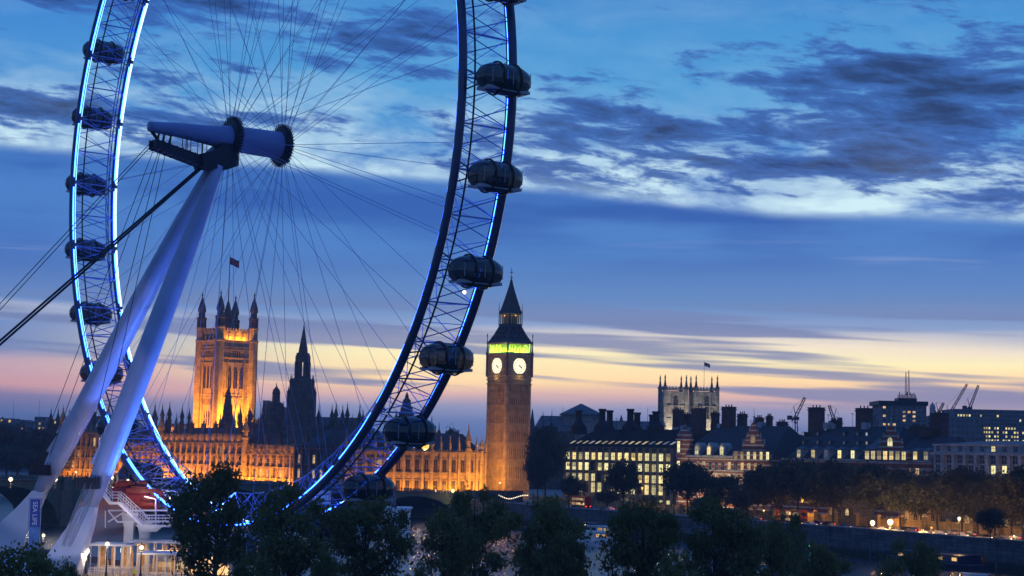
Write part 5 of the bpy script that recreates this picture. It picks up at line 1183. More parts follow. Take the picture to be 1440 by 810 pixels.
for q in range(4):
    M_ = Matrix.Translation(BBc) @ Matrix.Rotation(RN + q * math.pi / 2, 4, 'Z')
    for x in (-3.5, 0, 3.5): lamp('POINT', 'belfry_light', M_ @ Vector((x, -5.5, zat(716, 496, 731))), 2900, (.56, 1, .02), shadow_soft_size=.3)
    lamp('POINT', 'dial_light', M_ @ Vector((0, -8.6, zat(716, 531, 731))), 160, (1, .7, .3), shadow_soft_size=.3)
    lamp('POINT', 'lantern_light', M_ @ Vector((0, -2.6, zat(716, 444, 731))), 40, (1, .5, .2), shadow_soft_size=.2)
for i, px in enumerate((945.5, 989)):
    p = at0(px, 1012); strip_light('abbey_floodlight', (p.x - 5, p.y - 16, 30), 0, 12, 1.5, (p.x, p.y, 56), 9000, (1, .86, .6))
p = NA + EX * 20 - EY * 9; strip_light('forecourt_light', (p.x, p.y, GZ + 2), RE, 26, .6, (NA + EX * 20) + Vector((0, 0, 13)), 5000, (1, .85, .45))
p = PO + EX * 22 - EY * 8; strip_light('forecourt_light', (p.x, p.y, GZ + 1), RE, 50, .6, (PO + EX * 22) + Vector((0, 0, 6)), 900, (1, .6, .25))
p = NP + EX * 30 - EY * 14; strip_light('forecourt_light', (p.x, p.y, GZ + 1), RE, 50, .6, (NP + EX * 30) + Vector((0, 0, 6)), 1500, (1, .5, .15))

# ================================================================== trees
def leafmat(name, c1, c2, rough=.6):
    m = bpy.data.materials.new(name); m.use_nodes = True; n = NT(m.node_tree); b = n.n['Principled BSDF']
    tc = n.new('ShaderNodeTexCoord'); oi = n.new('ShaderNodeObjectInfo')
    nz = n.m('ADD', n.m('MULTIPLY', n.noise(tc.outputs['Object'], .45, 5, .7), .8), n.m('MULTIPLY', oi.outputs['Random'], .2))
    n.l.new(n.ramp(nz, [(.3, c1), (.7, c2)]), b.inputs['Base Color']); b.inputs['Roughness'].default_value = rough; b.inputs['Specular IOR Level'].default_value = .3
    tr = n.new('ShaderNodeBsdfTranslucent'); n.l.new(n.ramp(nz, [(.3, c1), (.7, c2)]), tr.inputs[0])
    mx = n.new('ShaderNodeMixShader'); mx.inputs[0].default_value = .35; n.l.new(b.outputs[0], mx.inputs[1]); n.l.new(tr.outputs[0], mx.inputs[2])
    n.l.new(mx.outputs[0], n.n['Material Output'].inputs[0]); MAT[name] = m
leafmat('leaf_plane', (.10, .105, .03), (.20, .19, .06)); leafmat('leaf_dark', (.035, .045, .03), (.075, .085, .05)); leafmat('leaf_lamplit', (.12, .13, .035), (.24, .23, .07))  # last: warm lamplight on the bushes put into a brighter, yellower leaf colour
def tree_meshes(seed, H, CW, nclump, nleaf, ls, trunk_r, low=.3, mt='leaf_plane', spread=1.0, mid=.62):
    r = np.random.default_rng(seed); rd = random.Random(seed)
    zc, rz = H * (low + 1) / 2, H * (1 - low) / 2
    cl = []; tries = 0
    while len(cl) < nclump and tries < 9000:
        tries += 1
        p = np.array([rd.uniform(-1, 1), rd.uniform(-1, 1), rd.uniform(-1, 1)]); q = np.linalg.norm(p)
        if q > 1 or q < .25: continue
        wz = 1 - .25 * max(0, p[2]) ** 2 - .25 * max(0, -p[2])
        c = np.array([p[0] * CW / 2 * wz, p[1] * CW / 2 * wz, zc + p[2] * rz])
        if all(np.linalg.norm(c - k) > CW * .085 for k in cl): cl.append(c)
    g = MB(); top = Vector((rd.uniform(-.5, .5), rd.uniform(-.5, .5), H * .62)); base_ = [Vector((0, 0, 0)), Vector((rd.uniform(-.2, .2), rd.uniform(-.2, .2), H * low * .8)), top * 1, Vector((top.x * 1.3, top.y, H * .86))]
    g.path([base_[0], base_[0].lerp(base_[1], .15), base_[1], base_[2], base_[3]], [trunk_r * 1.5, trunk_r, trunk_r * .8, trunk_r * .45, trunk_r * .12], 8)
    tr_ = []
    for c in cl:
        c = Vector(c); t0 = max(.15, min(.9, (c.z / H) * .75 - .08)); z0 = t0 * H
        s_ = base_[1].lerp(base_[2], max(0, min(1, (z0 - base_[1].z) / max(.1, base_[2].z - base_[1].z)))) if z0 > base_[1].z else base_[1].copy()
        m_ = s_.lerp(c, .5) + Vector((rd.uniform(-.5, .5), rd.uniform(-.5, .5), -.04 * CW))
        g.path([s_, m_, c], [trunk_r * .32, trunk_r * .2, trunk_r * .06], 5)
        for _ in range(3):
            e = c + Vector((rd.gauss(0, 1), rd.gauss(0, 1), rd.gauss(0, .8))) * CW * .07; g.path([m_.lerp(c, .6), e], [trunk_r * .09, trunk_r * .03], 4)
    wt = np.array([rd.uniform(.4, 1.5) * (.45 + .75 * c[2] / H) for c in cl]); wt /= wt.sum(); idx = r.choice(len(cl), nleaf, p=wt); cl = np.array(cl)
    sg = CW * .078 * spread * np.array([rd.uniform(.7, 1.3) for _ in cl])[idx]
    P = cl[idx] + r.normal(size=(nleaf, 3)) * sg[:, None] * np.array([1.1, 1.1, .75])
    s = ls * r.uniform(.6, 1.3, nleaf)[:, None]
    a = r.normal(size=(nleaf, 3)); a /= np.linalg.norm(a, axis=1)[:, None]; b_ = np.cross(a, r.normal(size=(nleaf, 3))); b_ /= np.linalg.norm(b_, axis=1)[:, None]
    vs = np.stack([P - a * s * .6, P + b_ * s * .42, P + a * s * .6, P - b_ * s * .42], 1).reshape(-1, 3)
    me = bpy.data.meshes.new('crown'); me.vertices.add(nleaf * 4); me.vertices.foreach_set('co', vs.astype(np.float32).ravel())
    me.loops.add(nleaf * 4); me.loops.foreach_set('vertex_index', np.arange(nleaf * 4, dtype=np.int32))
    me.polygons.add(nleaf); me.polygons.foreach_set('loop_start', np.arange(0, nleaf * 4, 4, dtype=np.int32)); me.polygons.foreach_set('loop_total', np.full(nleaf, 4, dtype=np.int32))
    me.materials.append(MAT[mt]); me.update(calc_edges=True)
    tm = bpy.data.meshes.new('trunk'); tm.from_pydata(g.v, [], g.f); tm.materials.append(MAT['bark']); tm.update()
    return tm, me
V_NEAR = [tree_meshes(11 + k, 14, 12, 44, 7600, .40, .34, low=.2, spread=.74) for k in range(4)]
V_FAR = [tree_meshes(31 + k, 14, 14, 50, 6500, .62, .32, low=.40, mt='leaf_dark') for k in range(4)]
def tree(label, px, pyt, wpx, Y, kind=V_NEAR, v=0, zb=0, group=None, name='leafy_tree', cat='tree', asp=1.0, mt=None, rz=None):
    p = at0(px, Y); p.z = zb; H = zat(px, pyt, Y) - zb; wd = wpx * Y / F
    T_ = thing(name, label, cat, tuple(p), rnd.uniform(0, 6.28) if rz is None else rz, group)
    tm, cm = kind[v % len(kind)]; b0w = 12 if kind is V_NEAR else 14
    T_.scale = (wd / b0w, wd / b0w, H / 14)
    if mt:
        cm = cm.copy(); cm.materials[0] = MAT[mt]
    put('trunk', tm, T_); put('crown', cm, T_); return T_
GF = 'trees in the foreground garden'
for i, (lab, px, py, w_, Y, v, zb) in enumerate((
    ('leafy tree in front of the rim\'s lower left, lamp light in its crown', 305, 652, 122, 205, 0, 0),
    ('bushy dark tree just right of the one with the lamp light', 415, 681, 122, 195, 1, 0),
    ('foreground tree with pale water showing through, below the rim\'s right end', 522, 691, 112, 200, 2, 0),
    ('small fill tree between the two rim trees', 466, 760, 50, 188, 3, 0),
    ('tall tree left of the clock tower\'s foot', 672, 668, 92, 215, 3, 0),
    ('wide low tree with open branches left of the clock tower', 630, 716, 90, 205, 0, 0),
    ('broad dark tree below the clock tower', 765, 700, 125, 196, 1, 0),
    ('short bushy tree between the clock tower and the lit office block', 795, 742, 60, 190, 2, 0),
    ('large round tree below the lit office block', 905, 692, 116, 192, 2, 0),
    ('large tree below the banded building\'s turret', 1010, 700, 118, 190, 0, 0),
    ('slim low tree right of the large pair', 1084, 738, 76, 186, 1, 0),
    ('dark round-topped tree alone beside the far road', 1106, 703, 56, 240, 3, 0),
    ('low dark tree in front of the river wall at right', 1158, 748, 74, 190, 3, 0),
    ('low tree at the bottom edge right of centre', 1284, 760, 96, 190, 1, 0),
    ('bottom-edge treetop below the banded building\'s tree', 958, 775, 60, 176, 1, 0),
    ('low crown at the bottom edge left of the rim trees', 362, 770, 60, 180, 3, 0),
    ('small treetop at the bottom edge near the central gap', 592, 795, 40, 182, 1, 0))):
    tree(lab, px, py, w_ * 1.02, Y, V_NEAR, v, zb, GF)
for lab, px, py, w_, Y, v in (('bush coloured lamplit yellow-green at the bottom left corner with blue fairy lights', 40, 757, 120, 150, 2), ('bush coloured lamplit yellow-green left of the bright path lamp', 100, 790, 50, 156, 0), ('low bush at the left edge', -22, 765, 70, 158, 1)):
    T_ = tree(lab, px, py, w_, Y, V_NEAR, v, 0, 'bushes in the bottom left corner', 'garden_bush', 'bush', mt='leaf_lamplit')
GR2 = 'plane trees along the far embankment'
plan = [(768, 603, 50, 650, 'dark tree right of the clock tower'), (757, 640, 34, 640, 'smaller dark tree against the clock tower\'s right side'), (877, 652, 40, 560, 'dark tree in front of the lit office windows'),
 (968, 654, 62, 560, 'tree in front of the round brick turret'), (1022, 672, 60, 552, 'tree lit yellow-green from behind before the banded building'),
        (1075, 652, 66, 520, 'dark tree below the stepped gable'), (1122, 640, 72, 505, 'dark tree before the slate-roofed building\'s left end'), (1172, 644, 74, 492, 'dark tree below the left brick chimney'),
        (1222, 648, 74, 478, 'dark tree below the hipped turret roof'), (1266, 656, 66, 470, 'dark tree below the lit stepped gable'), (1318, 660, 66, 462, 'dark tree at the pale building\'s left corner'), (1352, 652, 64, 448, 'pale-lit tree before the classical building'),
        (1398, 664, 60, 436, 'dark tree before the classical building'), (1438, 654, 76, 425, 'dark tree at the right edge'),
        (1095, 672, 50, 530, 'dark tree behind the low embankment lamps'), (1148, 668, 50, 520, 'second-row tree left of centre on the embankment'), (1245, 672, 52, 500, 'second-row tree above the two bright street lamps'), (1295, 680, 44, 480, 'second-row tree over the orange garden wall'), (1375, 690, 40, 440, 'second-row tree over the gate lights'),
        (1392, 716, 40, 410, 'small dark tree standing out on the riverside pavement'), (1422, 690, 44, 445, 'second-row tree near the right edge'), (805, 672, 30, 640, 'small dark tree at the office block\'s left corner'), (855, 690, 30, 600, 'small tree at the office block\'s foot'), (993, 700, 36, 548, 'low tree behind the foreground pair'), (1045, 690, 44, 540, 'low tree before the gabled wing')]
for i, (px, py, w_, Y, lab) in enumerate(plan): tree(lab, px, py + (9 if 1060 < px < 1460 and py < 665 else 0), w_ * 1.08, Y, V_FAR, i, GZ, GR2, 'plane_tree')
GL = 'dark trees beyond the bridge at left'
for i, (px, py, w_, Y, lab) in enumerate(((-4, 600, 58, 900, 'dark tree at the far left edge beyond the bridge'), (26, 604, 56, 910, 'dark tree above the left bridge lamp'), (58, 608, 50, 905, 'dark tree left of the first white leg'), (86, 618, 44, 900, 'dark tree beside the corner pavilion'), (10, 630, 60, 880, 'lower dark tree behind the bridge lamp'), (48, 636, 60, 880, 'low dark tree behind the white leg\'s platform'), (84, 642, 44, 880, 'low dark tree next to the pavilion base'))):
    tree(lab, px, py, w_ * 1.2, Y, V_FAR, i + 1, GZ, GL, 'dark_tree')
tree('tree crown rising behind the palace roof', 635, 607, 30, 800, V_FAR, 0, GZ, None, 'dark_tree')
for px, py, w_, lab in ((610, 697, 22, 'clipped dark shrub before the orange palace front'), (578, 702, 12, 'bright yellow-lit shrub at the palace front\'s foot'), (690, 694, 18, 'shrub at the clock tower\'s left foot')):
    tree(lab, px, py, w_, 668, V_FAR, 1, 2.5, 'shrubs at the palace foot', 'shrub', 'shrub', mt='leaf_lamplit' if px == 578 else None)
# hidden mass of leaves far off
rd1, rd2 = offset(fr, 9), offset(fr, 17)
def along(pts, px):
    for i in range(len(pts) - 1):
        p, q = pts[i], pts[i + 1]; k = (px - 720) / F; den = (q.x - p.x) - k * (q.y - p.y)
        if abs(den) < 1e-6: continue
        t_ = (k * p.y - p.x) / den
        if 0 <= t_ <= 1:
            P_ = p.lerp(q, t_); return Vector((P_.x, P_.y, GZ + .012)), math.atan2(q.y - p.y, q.x - p.x)
    return None
# ================================================================== street lamps
LM = {}
def street_lamp(label, px, py, Y, zb, style='sodium', P=0, col=(1, .5, .12), group='street lamps', size=.34):
    p = at(px, py, Y); T_ = thing('street_lamp', label, 'street lamp', (p.x, p.y, zb), 0, group); h = p.z - zb
    if style == 'mast':
        MB().lathe(0, 0, [(.22, 0), (.12, h * .5), (.08, h - .5)], 8).build('post', 'iron', T_)
        g = MB(); g.box(-.6, .6, -.12, .12, h - .35, h - .2); g.build('arm', 'iron', T_); bl = 'bulb_sodium'
    else:
        g = MB(); g.lathe(0, 0, [(.42, 0), (.42, .5), (.24, .7), (.2, 1.4), (.12, 1.6), (.09, h - .6), (.2, h - .5), (.2, h - .35)], 8); g.build('post', 'iron', T_); bl = {'globe': 'globe', 'white': 'bulb_white', 'sodium': 'bulb_sodium', 'warm': 'bulb_warm'}[style]
    o = MB().ball((0, 0, h), size * .8, 14, 10).build('lamp_globe', bl, T_, smooth=True)
    MB().lathe(0, 0, [(.03, h + size), (.2, h + size + .02), (.05, h + size + .25), (.01, h + size + .4)], 6).build('finial', 'iron', T_)
    if P: lamp('POINT', 'lamp_light', (p.x, p.y, p.z - size - .25), P, col, shadow_soft_size=.35)
    return T_
GB = 'lamps on the bridge'
for px, py, Y, lab, stl, s_, P in ((15, 674, 500, 'bright lamp on the bridge at the far left', 'white', .75, 900), (78, 674, 505, 'bright lamp on the bridge beside the white leg', 'white', .75, 900), (107, 664, 540, 'small lamp on the bridge between the legs', 'warm', .4, 200), (180, 673, 560, 'lamp on the bridge above the red machinery', 'white', .4, 200), (319, 678, 600, 'orange lamp seen through the left foreground tree', 'sodium', .5, 0), (340, 690, 600, 'lamp behind the foreground tree crown', 'warm', .4, 0),
                           (509, 688, 630, 'lamp behind the rim at its lower right', 'white', .5, 300), (545, 688, 640, 'very bright lamp beside the rim\'s right foot', 'white', .8, 700)):
    street_lamp(lab, px, py, Y, 7 if px < 400 else 5, stl, P, (1, .7, .35), GB, s_)
for px, py, Y, lab, P, s_ in ((598, 627, 650, 'tall very bright lamp mast above the orange palace front', 3500, 1.9), (612, 690, 655, 'left lamp before the orange palace front', 500, .62), (637, 690, 655, 'right brighter lamp before the orange palace front', 800, .85), (624, 690, 656, 'small dim lamp between two bright palace lamps', 0, .25), (703, 679, 640, 'lamp on a pole at the clock tower\'s foot', 500, .45)):
    street_lamp(lab, px, py, Y, 3, 'mast' if py < 640 else 'warm', P, (1, .62, .25), 'lamps at the palace foot', s_)
GE = 'street lamps along the far embankment'
for px, py, Y, lab, P, stl, s_ in ((800, 687, 600, 'small orange lamp before the lit office windows', 300, 'sodium', .4), (903, 686, 590, 'orange lamp at the office block\'s right half', 500, 'sodium', .45), (948, 690, 585, 'lamp by the brick turret\'s foot', 300, 'warm', .3), (1049, 694, 500, 'glowing sodium lamp buried in yellow leaves', 3600, 'sodium', .9), (1127, 700, 470, 'sodium lamp in leaves right of the lone round tree', 1500, 'sodium', .5), (1250, 710, 440, 'high sodium lamp above the pair of bright stars', 1500, 'sodium', .5),
                           (1227, 735, 432, 'left of the two brightest embankment lamps', 2800, 'white', .8), (1252, 734, 432, 'right of the two brightest embankment lamps', 3800, 'white', .95), (1398, 719, 415, 'sodium lamp above the small riverside tree', 1500, 'sodium', .45), (1074, 718, 490, 'small greenish lamp on the embankment', 200, 'warm', .3), (1349, 729, 425, 'dim white lamp at the pale gate', 900, 'globe', .5), (1310, 742, 425, 'low lamp in front of the garden wall', 1500, 'sodium', .3), (1180, 742, 440, 'low lamp behind the parked black car', 1700, 'sodium', .3), (1426, 754, 405, 'small white lamp near the right edge', 900, 'warm', .3)):
    c_ = (1, .42, .08) if stl == 'sodium' else (1, .55, .18)
    r_ = along(offset(fr, 2.2 if stl in ('white', 'globe') or py > 715 else 23), px)
    if r_: Y = r_[0].y
    P *= 3.6
    street_lamp(lab, px, py, Y, GZ, stl, P, c_, GE, s_)
GQ = 'globe lamps on the near riverside walk'
for px, py, Y, lab, P, stl, s_ in ((122, 775, 262, 'dazzling white path lamp by the second leg base', 2200, 'white', .55), (151, 765, 256, 'globe lamp post left of the queue shelters', 400, 'globe', .42), (199, 770, 255, 'globe lamp post in the middle of the queue', 400, 'globe', .42), (61, 753, 290, 'larger globe lamp beside the blue banner', 600, 'white', .36), (44, 763, 288, 'lower globe lamp left of the blue banner', 300, 'globe', .4)):
    street_lamp(lab, px, py, Y, 0, stl, P, (1, .78, .5), GQ, s_)

mat('panel_beige', (.34, .24, .15), .7, var=.5, scale=1.2)
# ================================================================== queue area by the wheel
def shelter(label, px0, px1, py, Y, dep, posts=5):
    a, b_ = at(px0, py, Y), at(px1, py, Y); z = (a.z + b_.z) / 2; T_ = thing('queue_shelter', label, 'shelter', (a.x, a.y, 0), 0, 'flat roofed queue shelters'); L = b_.x - a.x
    MB().box(-.4, L + .4, -.3, dep + .3, z, z + .28).build('roof', 'white_paint', T_)
    for k in range(posts + 1):
        g = MB(); x = L * k / posts; g.tube((x, 0, 0), (x, 0, z), .09, n=6); g.build('post', 'white_steel', T_); g = MB(); g.tube((x, dep, 0), (x, dep, z), .09, n=6); g.build('post', 'white_steel', T_)
    g = MB()
    for k in range(posts): g.box(L * (k + .25) / posts, L * (k + .75) / posts, dep * .35, dep * .45, z - .12, z - .04)
    g.build('ceiling_light', 'lit_queue', T_)
    for y_, h_, st_, r_ in ((-.2, 1.2, .35, .03), (dep * .5, 1.2, .35, .03), (dep * .8, 1.0, .3, .03), (-.9, 1.3, 1.1, .045)):
        g = MB(); rails(g, (0, y_, 0), (L, y_, 0), h_, st_, r_); g.build('queue_fence', 'white_steel', T_)
    g = MB()
    q = 0
    while q < L - .6:
        w_ = rnd.uniform(.25, .9); hh_ = rnd.choice((.45, .7, .9, .9)) * z
        if rnd.random() < .72: MB().box(q, q + w_, dep + rnd.uniform(0, .4), dep + .5, .2, hh_).build('back_panel', 'panel_beige', T_)
        q += w_ + rnd.uniform(.08, .5)
    lamp('AREA', 'shelter_light', (a.x + L / 2, a.y + dep / 2, z - .3), 520, (1, .55, .24), aim=(a.x + L / 2, a.y + dep / 2, 0), shape='RECTANGLE', size=L, size_y=dep * .6)
    return T_
shelter('pale queue shelter nearest the path lamp', 128, 182, 768, 268, 6, 5)
shelter('long queue shelter under the landing piers', 184, 268, 764, 271, 5, 7)
shelter('low front queue shelter with brightly lit back panels', 196, 300, 781, 258, 6, 8)
for (px, py, Y, w_, lab) in ((296, 757, 262, 7, 'pale kiosk behind the lamp-lit tree'), (258, 779, 270, 9, 'white kiosk with a bright screen on its front')):
    a = at(px, py, Y); T_ = thing('ticket_kiosk', lab, 'kiosk', (a.x, a.y, 0), 0, 'white kiosks'); z = a.z
    MB().box(-w_ / 2, w_ / 2, 0, 4, 0, z).build('wall', 'white_paint', T_); MB().box(-w_ / 2 - .4, w_ / 2 + .4, -.8, 4.4, z, z + .25).build('roof', 'white_paint', T_)
    g = MB(); g.box(-w_ / 2 + .6, w_ / 2 - .6, -.06, -.01, 1, 2.4); g.build('serving_window', 'lit_queue', T_)
a = at(275, 780, 268); o = thing('display_screen', 'bright white rectangular screen beside the queue', 'screen', (a.x, a.y, 0)); MB().box(-.9, .9, 0, .15, a.z - .5, a.z + .5).build('screen', 'screen_glow', o); MB().box(-1.0, 1.0, .152, .3, a.z - .6, a.z + .6).build('casing', 'iron', o); MB().tube((0, .22, 0), (0, .22, a.z - .6), .08, n=6).build('post', 'iron', o)
a = at(174, 774, 292); o = thing('display_screen', 'small blue-white monitor hanging in the queue shelter', 'screen', (a.x, a.y, 0)); MB().box(-.55, .55, 0, .12, a.z - .35, a.z + .35).build('screen', 'screen_glow', o); MB().box(-.62, .62, .122, .25, a.z - .42, a.z + .42).build('casing', 'iron', o); MB().tube((0, .18, 0), (0, .18, a.z - .42), .05, n=6).build('post', 'iron', o)
for i, (x0, x1_, py, Y) in enumerate(((150, 205, 800, 268), (208, 262, 797, 272), (262, 330, 800, 266), (60, 112, 806, 262))):
    a, b_ = at0(x0, Y), at0(x1_, Y); T_ = thing('queue_barrier', ('barrier left of the person in yellow', 'barrier right of the person in yellow', 'barrier at the foot of the lamp-lit tree', 'barrier below the second leg base')[i], 'barrier', tuple(a), 0, 'white railings round the queue'); g = MB(); rails(g, (0, 0, 0), (b_.x - a.x, 0, 0), 1.6, .45, .035); g.build('railing', 'white_steel', T_)
# hanging banner
a = at(50, 702, 262); b_ = at(50, 760, 262); T_ = thing('vertical_banner', 'tall blue banner reading SEA LIFE beside the first leg', 'banner', (a.x, a.y, 0)); hb_ = a.z - 1.2
mat('banner_blue', (.02, .07, .30), .6, var=.1); mat('banner_pale', (.10, .22, .42), .6, var=.5, scale=.5)
g = MB(); g.box(-.75, .75, -.03, .03, a.z - 4.2, a.z); g.build('banner_cloth', 'banner_blue', T_); g = MB(); g.box(-.75, .75, -.03, .03, 1.2, a.z - 4.2); g.build('banner_print', 'banner_pale', T_)
g = MB(); g.tube((-.9, 0, 0), (-.9, 0, a.z + .2), .08, n=6); g.tube((.9, 0, 0), (.9, 0, a.z + .2), .08, n=6); g.tube((-.9, 0, a.z + .1), (.9, 0, a.z + .1), .06, n=6); g.build('frame', 'grey_steel', T_)
def text(body, size, loc, rot, mt, parent, name='lettering', ext=.01):
    c = bpy.data.curves.new(name, 'FONT'); c.body = body; c.size = size; c.extrude = ext; c.align_x = 'LEFT'
    o = bpy.data.objects.new(name, c); COL.objects.link(o); bpy.context.view_layer.update()
    dg = bpy.context.evaluated_depsgraph_get(); me = bpy.data.meshes.new_from_object(o.evaluated_get(dg)); bpy.data.objects.remove(o)
    me.materials.clear(); me.materials.append(MAT[mt]); p = bpy.data.objects.new(name, me); COL.objects.link(p); p.location = loc; p.rotation_euler = rot; p.parent = parent; return p
text('SEA LIFE', 1.0, (-.32, -.05, a.z - .35), (R(90), R(90), 0), 'white_paint', T_)
g = MB()
for k in range(26):
    t_ = k / 25; p = at(14 + 35 * t_, 757 + 9 * math.sin(t_ * math.pi) * .7 + 6 * t_, 286); g.ball(p, .11, 6, 4)
tag(g.build('festoon_lights', 'festoon'), 'string of small lights sagging above the bottom left bush', 'string lights', kind='thing')
g = MB()
for k in range(17):
    t_ = k / 16; p = at(702 + 40 * t_, 697 + 6 * math.sin(t_ * math.pi * 2 - .3) * .3 + 3 * math.sin(t_ * 3.1), 646); g.ball(p, .24, 6, 4)
tag(g.build('festoon_lights', 'festoon'), 'string of bright lights at the clock tower\'s foot', 'string lights', kind='thing')

g = MB()
for k in range(26):
    p = at(rnd.uniform(5, 45), rnd.uniform(770, 806), 143.5); g.ball(p, .03, 5, 3)
tag(g.build('fairy_lights', 'fairy_blue'), 'scattered blue fairy lights in the bottom left bush', 'fairy lights')
# ================================================================== vehicles
def car(label, O, rz, paint, group='cars on the embankment road', lights=True):
    T_ = thing('car', label, 'car', tuple(O), rz, group)
    side = [(-2.15, .35), (-2.2, .75), (-2.05, .98), (-1.35, 1.02), (-.85, 1.42), (.45, 1.45), (1.05, 1.02), (1.95, .88), (2.2, .66), (2.2, .35)]
    g = MB(); g.prism([(x, z) for x, z in side], -.86, .86); g.build('body', paint, T_)
    g = MB(); g.prism([(-1.22, 1.03), (-.8, 1.37), (-.1, 1.39), (-.1, 1.03)], -.875, .875); g.prism([(0, 1.03), (0, 1.39), (.42, 1.39), (.88, 1.03)], -.875, .875); g.build('side_window', 'glass_dark', T_)
    for x in (-1.35, 1.35):
        for y in (-.8, .8):
            g = MB(); g.tube((x, y - .11, .33), (x, y + .11, .33), .33, n=14); w_ = g.build('wheel', 'rubber', T_)
    for y in (-.6, .6):
        MB().box(2.19, 2.26, y - .2, y + .2, .6, .76).build('headlight', 'head_light' if lights else 'glass_dark', T_)
        MB().box(-2.25, -2.18, y - .18, y + .18, .7, .86).build('tail_light', 'red_light' if lights else 'bus_red', T_)
    return T_
def bus(label, O, rz, L=11, group='buses'):
    T_ = thing('double_decker_bus', label, 'bus', tuple(O), rz, group)
    g = MB(); g.box(-L / 2, L / 2, -1.25, 1.25, .4, 4.35); g.box(-L / 2 + .2, L / 2 - .2, -1.15, 1.15, 4.35, 4.45); g.build('body', 'bus_red', T_)
    for z in (1.35, 3.0):
        for k in range(6):
            x = -L / 2 + .6 + k * (L - 1.2) / 6; g = MB(); g.box(x, x + (L - 1.2) / 6 - .18, -1.27, 1.27, z, z + .85); g.build('window', 'lit_warm', T_)
    for x in (-L / 2 + 2, L / 2 - 2):
        for y in (-1.1, 1.1): g = MB(); g.tube((x, y - .16, .48), (x, y + .16, .48), .48, n=14); g.build('wheel', 'rubber', T_)
    g = MB(); g.box(L / 2, L / 2 + .05, -1.1, 1.1, 1.2, 2.1); g.box(L / 2, L / 2 + .05, -1.1, 1.1, 2.9, 3.8); g.build('windscreen', 'glass_dark', T_)
    for y in (-.9, .9): MB().box(L / 2 + .01, L / 2 + .08, y - .2, y + .2, .7, .9).build('headlight', 'head_light', T_); MB().box(-L / 2 - .06, -L / 2, y - .15, y + .15, .8, 1.1).build('tail_light', 'red_light', T_)
    return T_
paints = ['car_black', 'car_silver', 'car_blue', 'car_white']
cs = [(788, 0, 'car by the office block\'s left corner'), (808, 1, 'car right of the red bus with its tail lamps lit'), (840, 0, 'car before the office entrance'), (862, 1, 'second car before the office entrance'), (892, 0, 'car beyond the moored boats'), (925, 1, 'car left of the large round tree'), (985, 0, 'car passing between the two large foreground trees'), (1012, 1, 'car behind the banded-building tree'), (1042, 0, 'car below the glowing leaves'), (1066, 1, 'car left of the lone round tree'), (1128, 1, 'car right of the lone round tree'), (1143, 0, 'car left of the low dark riverside tree'), (1168, 1, 'car under the embankment trees right of the bus'), (1262, 0, 'car just right of the two bright lamps'), (1285, 1, 'car in front of the orange garden wall'), (1322, 0, 'car above the long moored boat\'s stern'), (1368, 1, 'car near the small riverside tree'), (1412, 0, 'car at the right edge'), (1190, 0, 'car between the moored-boat lamps and parked black car'), (1240, 0, 'car between the two bright lamps'), (1275, 1, 'car behind the two bright lamps'), (1305, 0, 'car left of the moored vessel'), (1340, 1, 'car beyond the stone lodge lamp'), (1352, 0, 'car nearest the small riverside tree'), (1385, 0, 'car behind the small riverside tree'), (1430, 1, 'car leaving at the right edge'), (1154, 1, 'car under the trees left of the parked car'), (1100, 0, 'car close behind the lone round tree'), (1028, 1, 'car below the yellow-lit tree'), (905, 0, 'car by the office block\'s right lamp')]
for i, (px, ln, lab) in enumerate(cs):
    r_ = along(rd1 if ln == 0 else rd2, px)
    if r_: car(lab + (' heading away' if ln else ' with headlights on'), r_[0], r_[1] + (0 if ln == 0 else math.pi), paints[i % 4])
r_ = along(offset(fr, 6.6), 1214)
if r_: car('black car parked by the kerb left of the two bright lamps', r_[0], r_[1], 'car_black', lights=False)
for px, ln, lab in ((823, 1, 'red double-decker bus before the lit office block'), (1118, 0, 'red double-decker bus beside the lone round tree')):
    r_ = along(rd1 if ln == 0 else rd2, px)
    if r_: bus(lab, r_[0], r_[1] + (0 if ln == 0 else math.pi))
bdir = math.atan2(bd.y, bd.x)
for i, (s_, y_, lab) in enumerate(((70, 6, 'car crossing the bridge at left, near the first leg'), (98, 18, 'car crossing the bridge behind the second leg'), (150, 6, 'car crossing the bridge behind the red machinery'), (200, 18, 'car on the bridge behind the foreground trees'), (250, 6, 'car on the bridge near the rim\'s right foot'), (272, 18, 'car at the palace end of the bridge'))):
    if s_ < BL: p = BA + bd * s_ + bn_ * y_; p.z = deckz(s_) + .36; car(lab, p, bdir + (math.pi if i % 2 else 0), paints[(i + 1) % 4], 'cars on the bridge')
# piers and lion-head lamp standards along the river wall
wp = offset(far[2:8], -.15); acc = 0
for i in range(len(wp) - 1):
    d = wp[i + 1] - wp[i]; L_ = d.length; d.normalize(); q = 6
    while q < L_:
        p = wp[i] + d * q; q += 17; g = MB(); g.sq(p.x, p.y, [(.9, WZ - .5), (.9, GZ + 1.2), (1.1, GZ + 1.3), (1.1, GZ + 1.6), (.5, GZ + 1.7), (.35, GZ + 2.0)]); w = bpy.data.objects['embankment_wall']; g.build('wall_pier', 'granite', w)
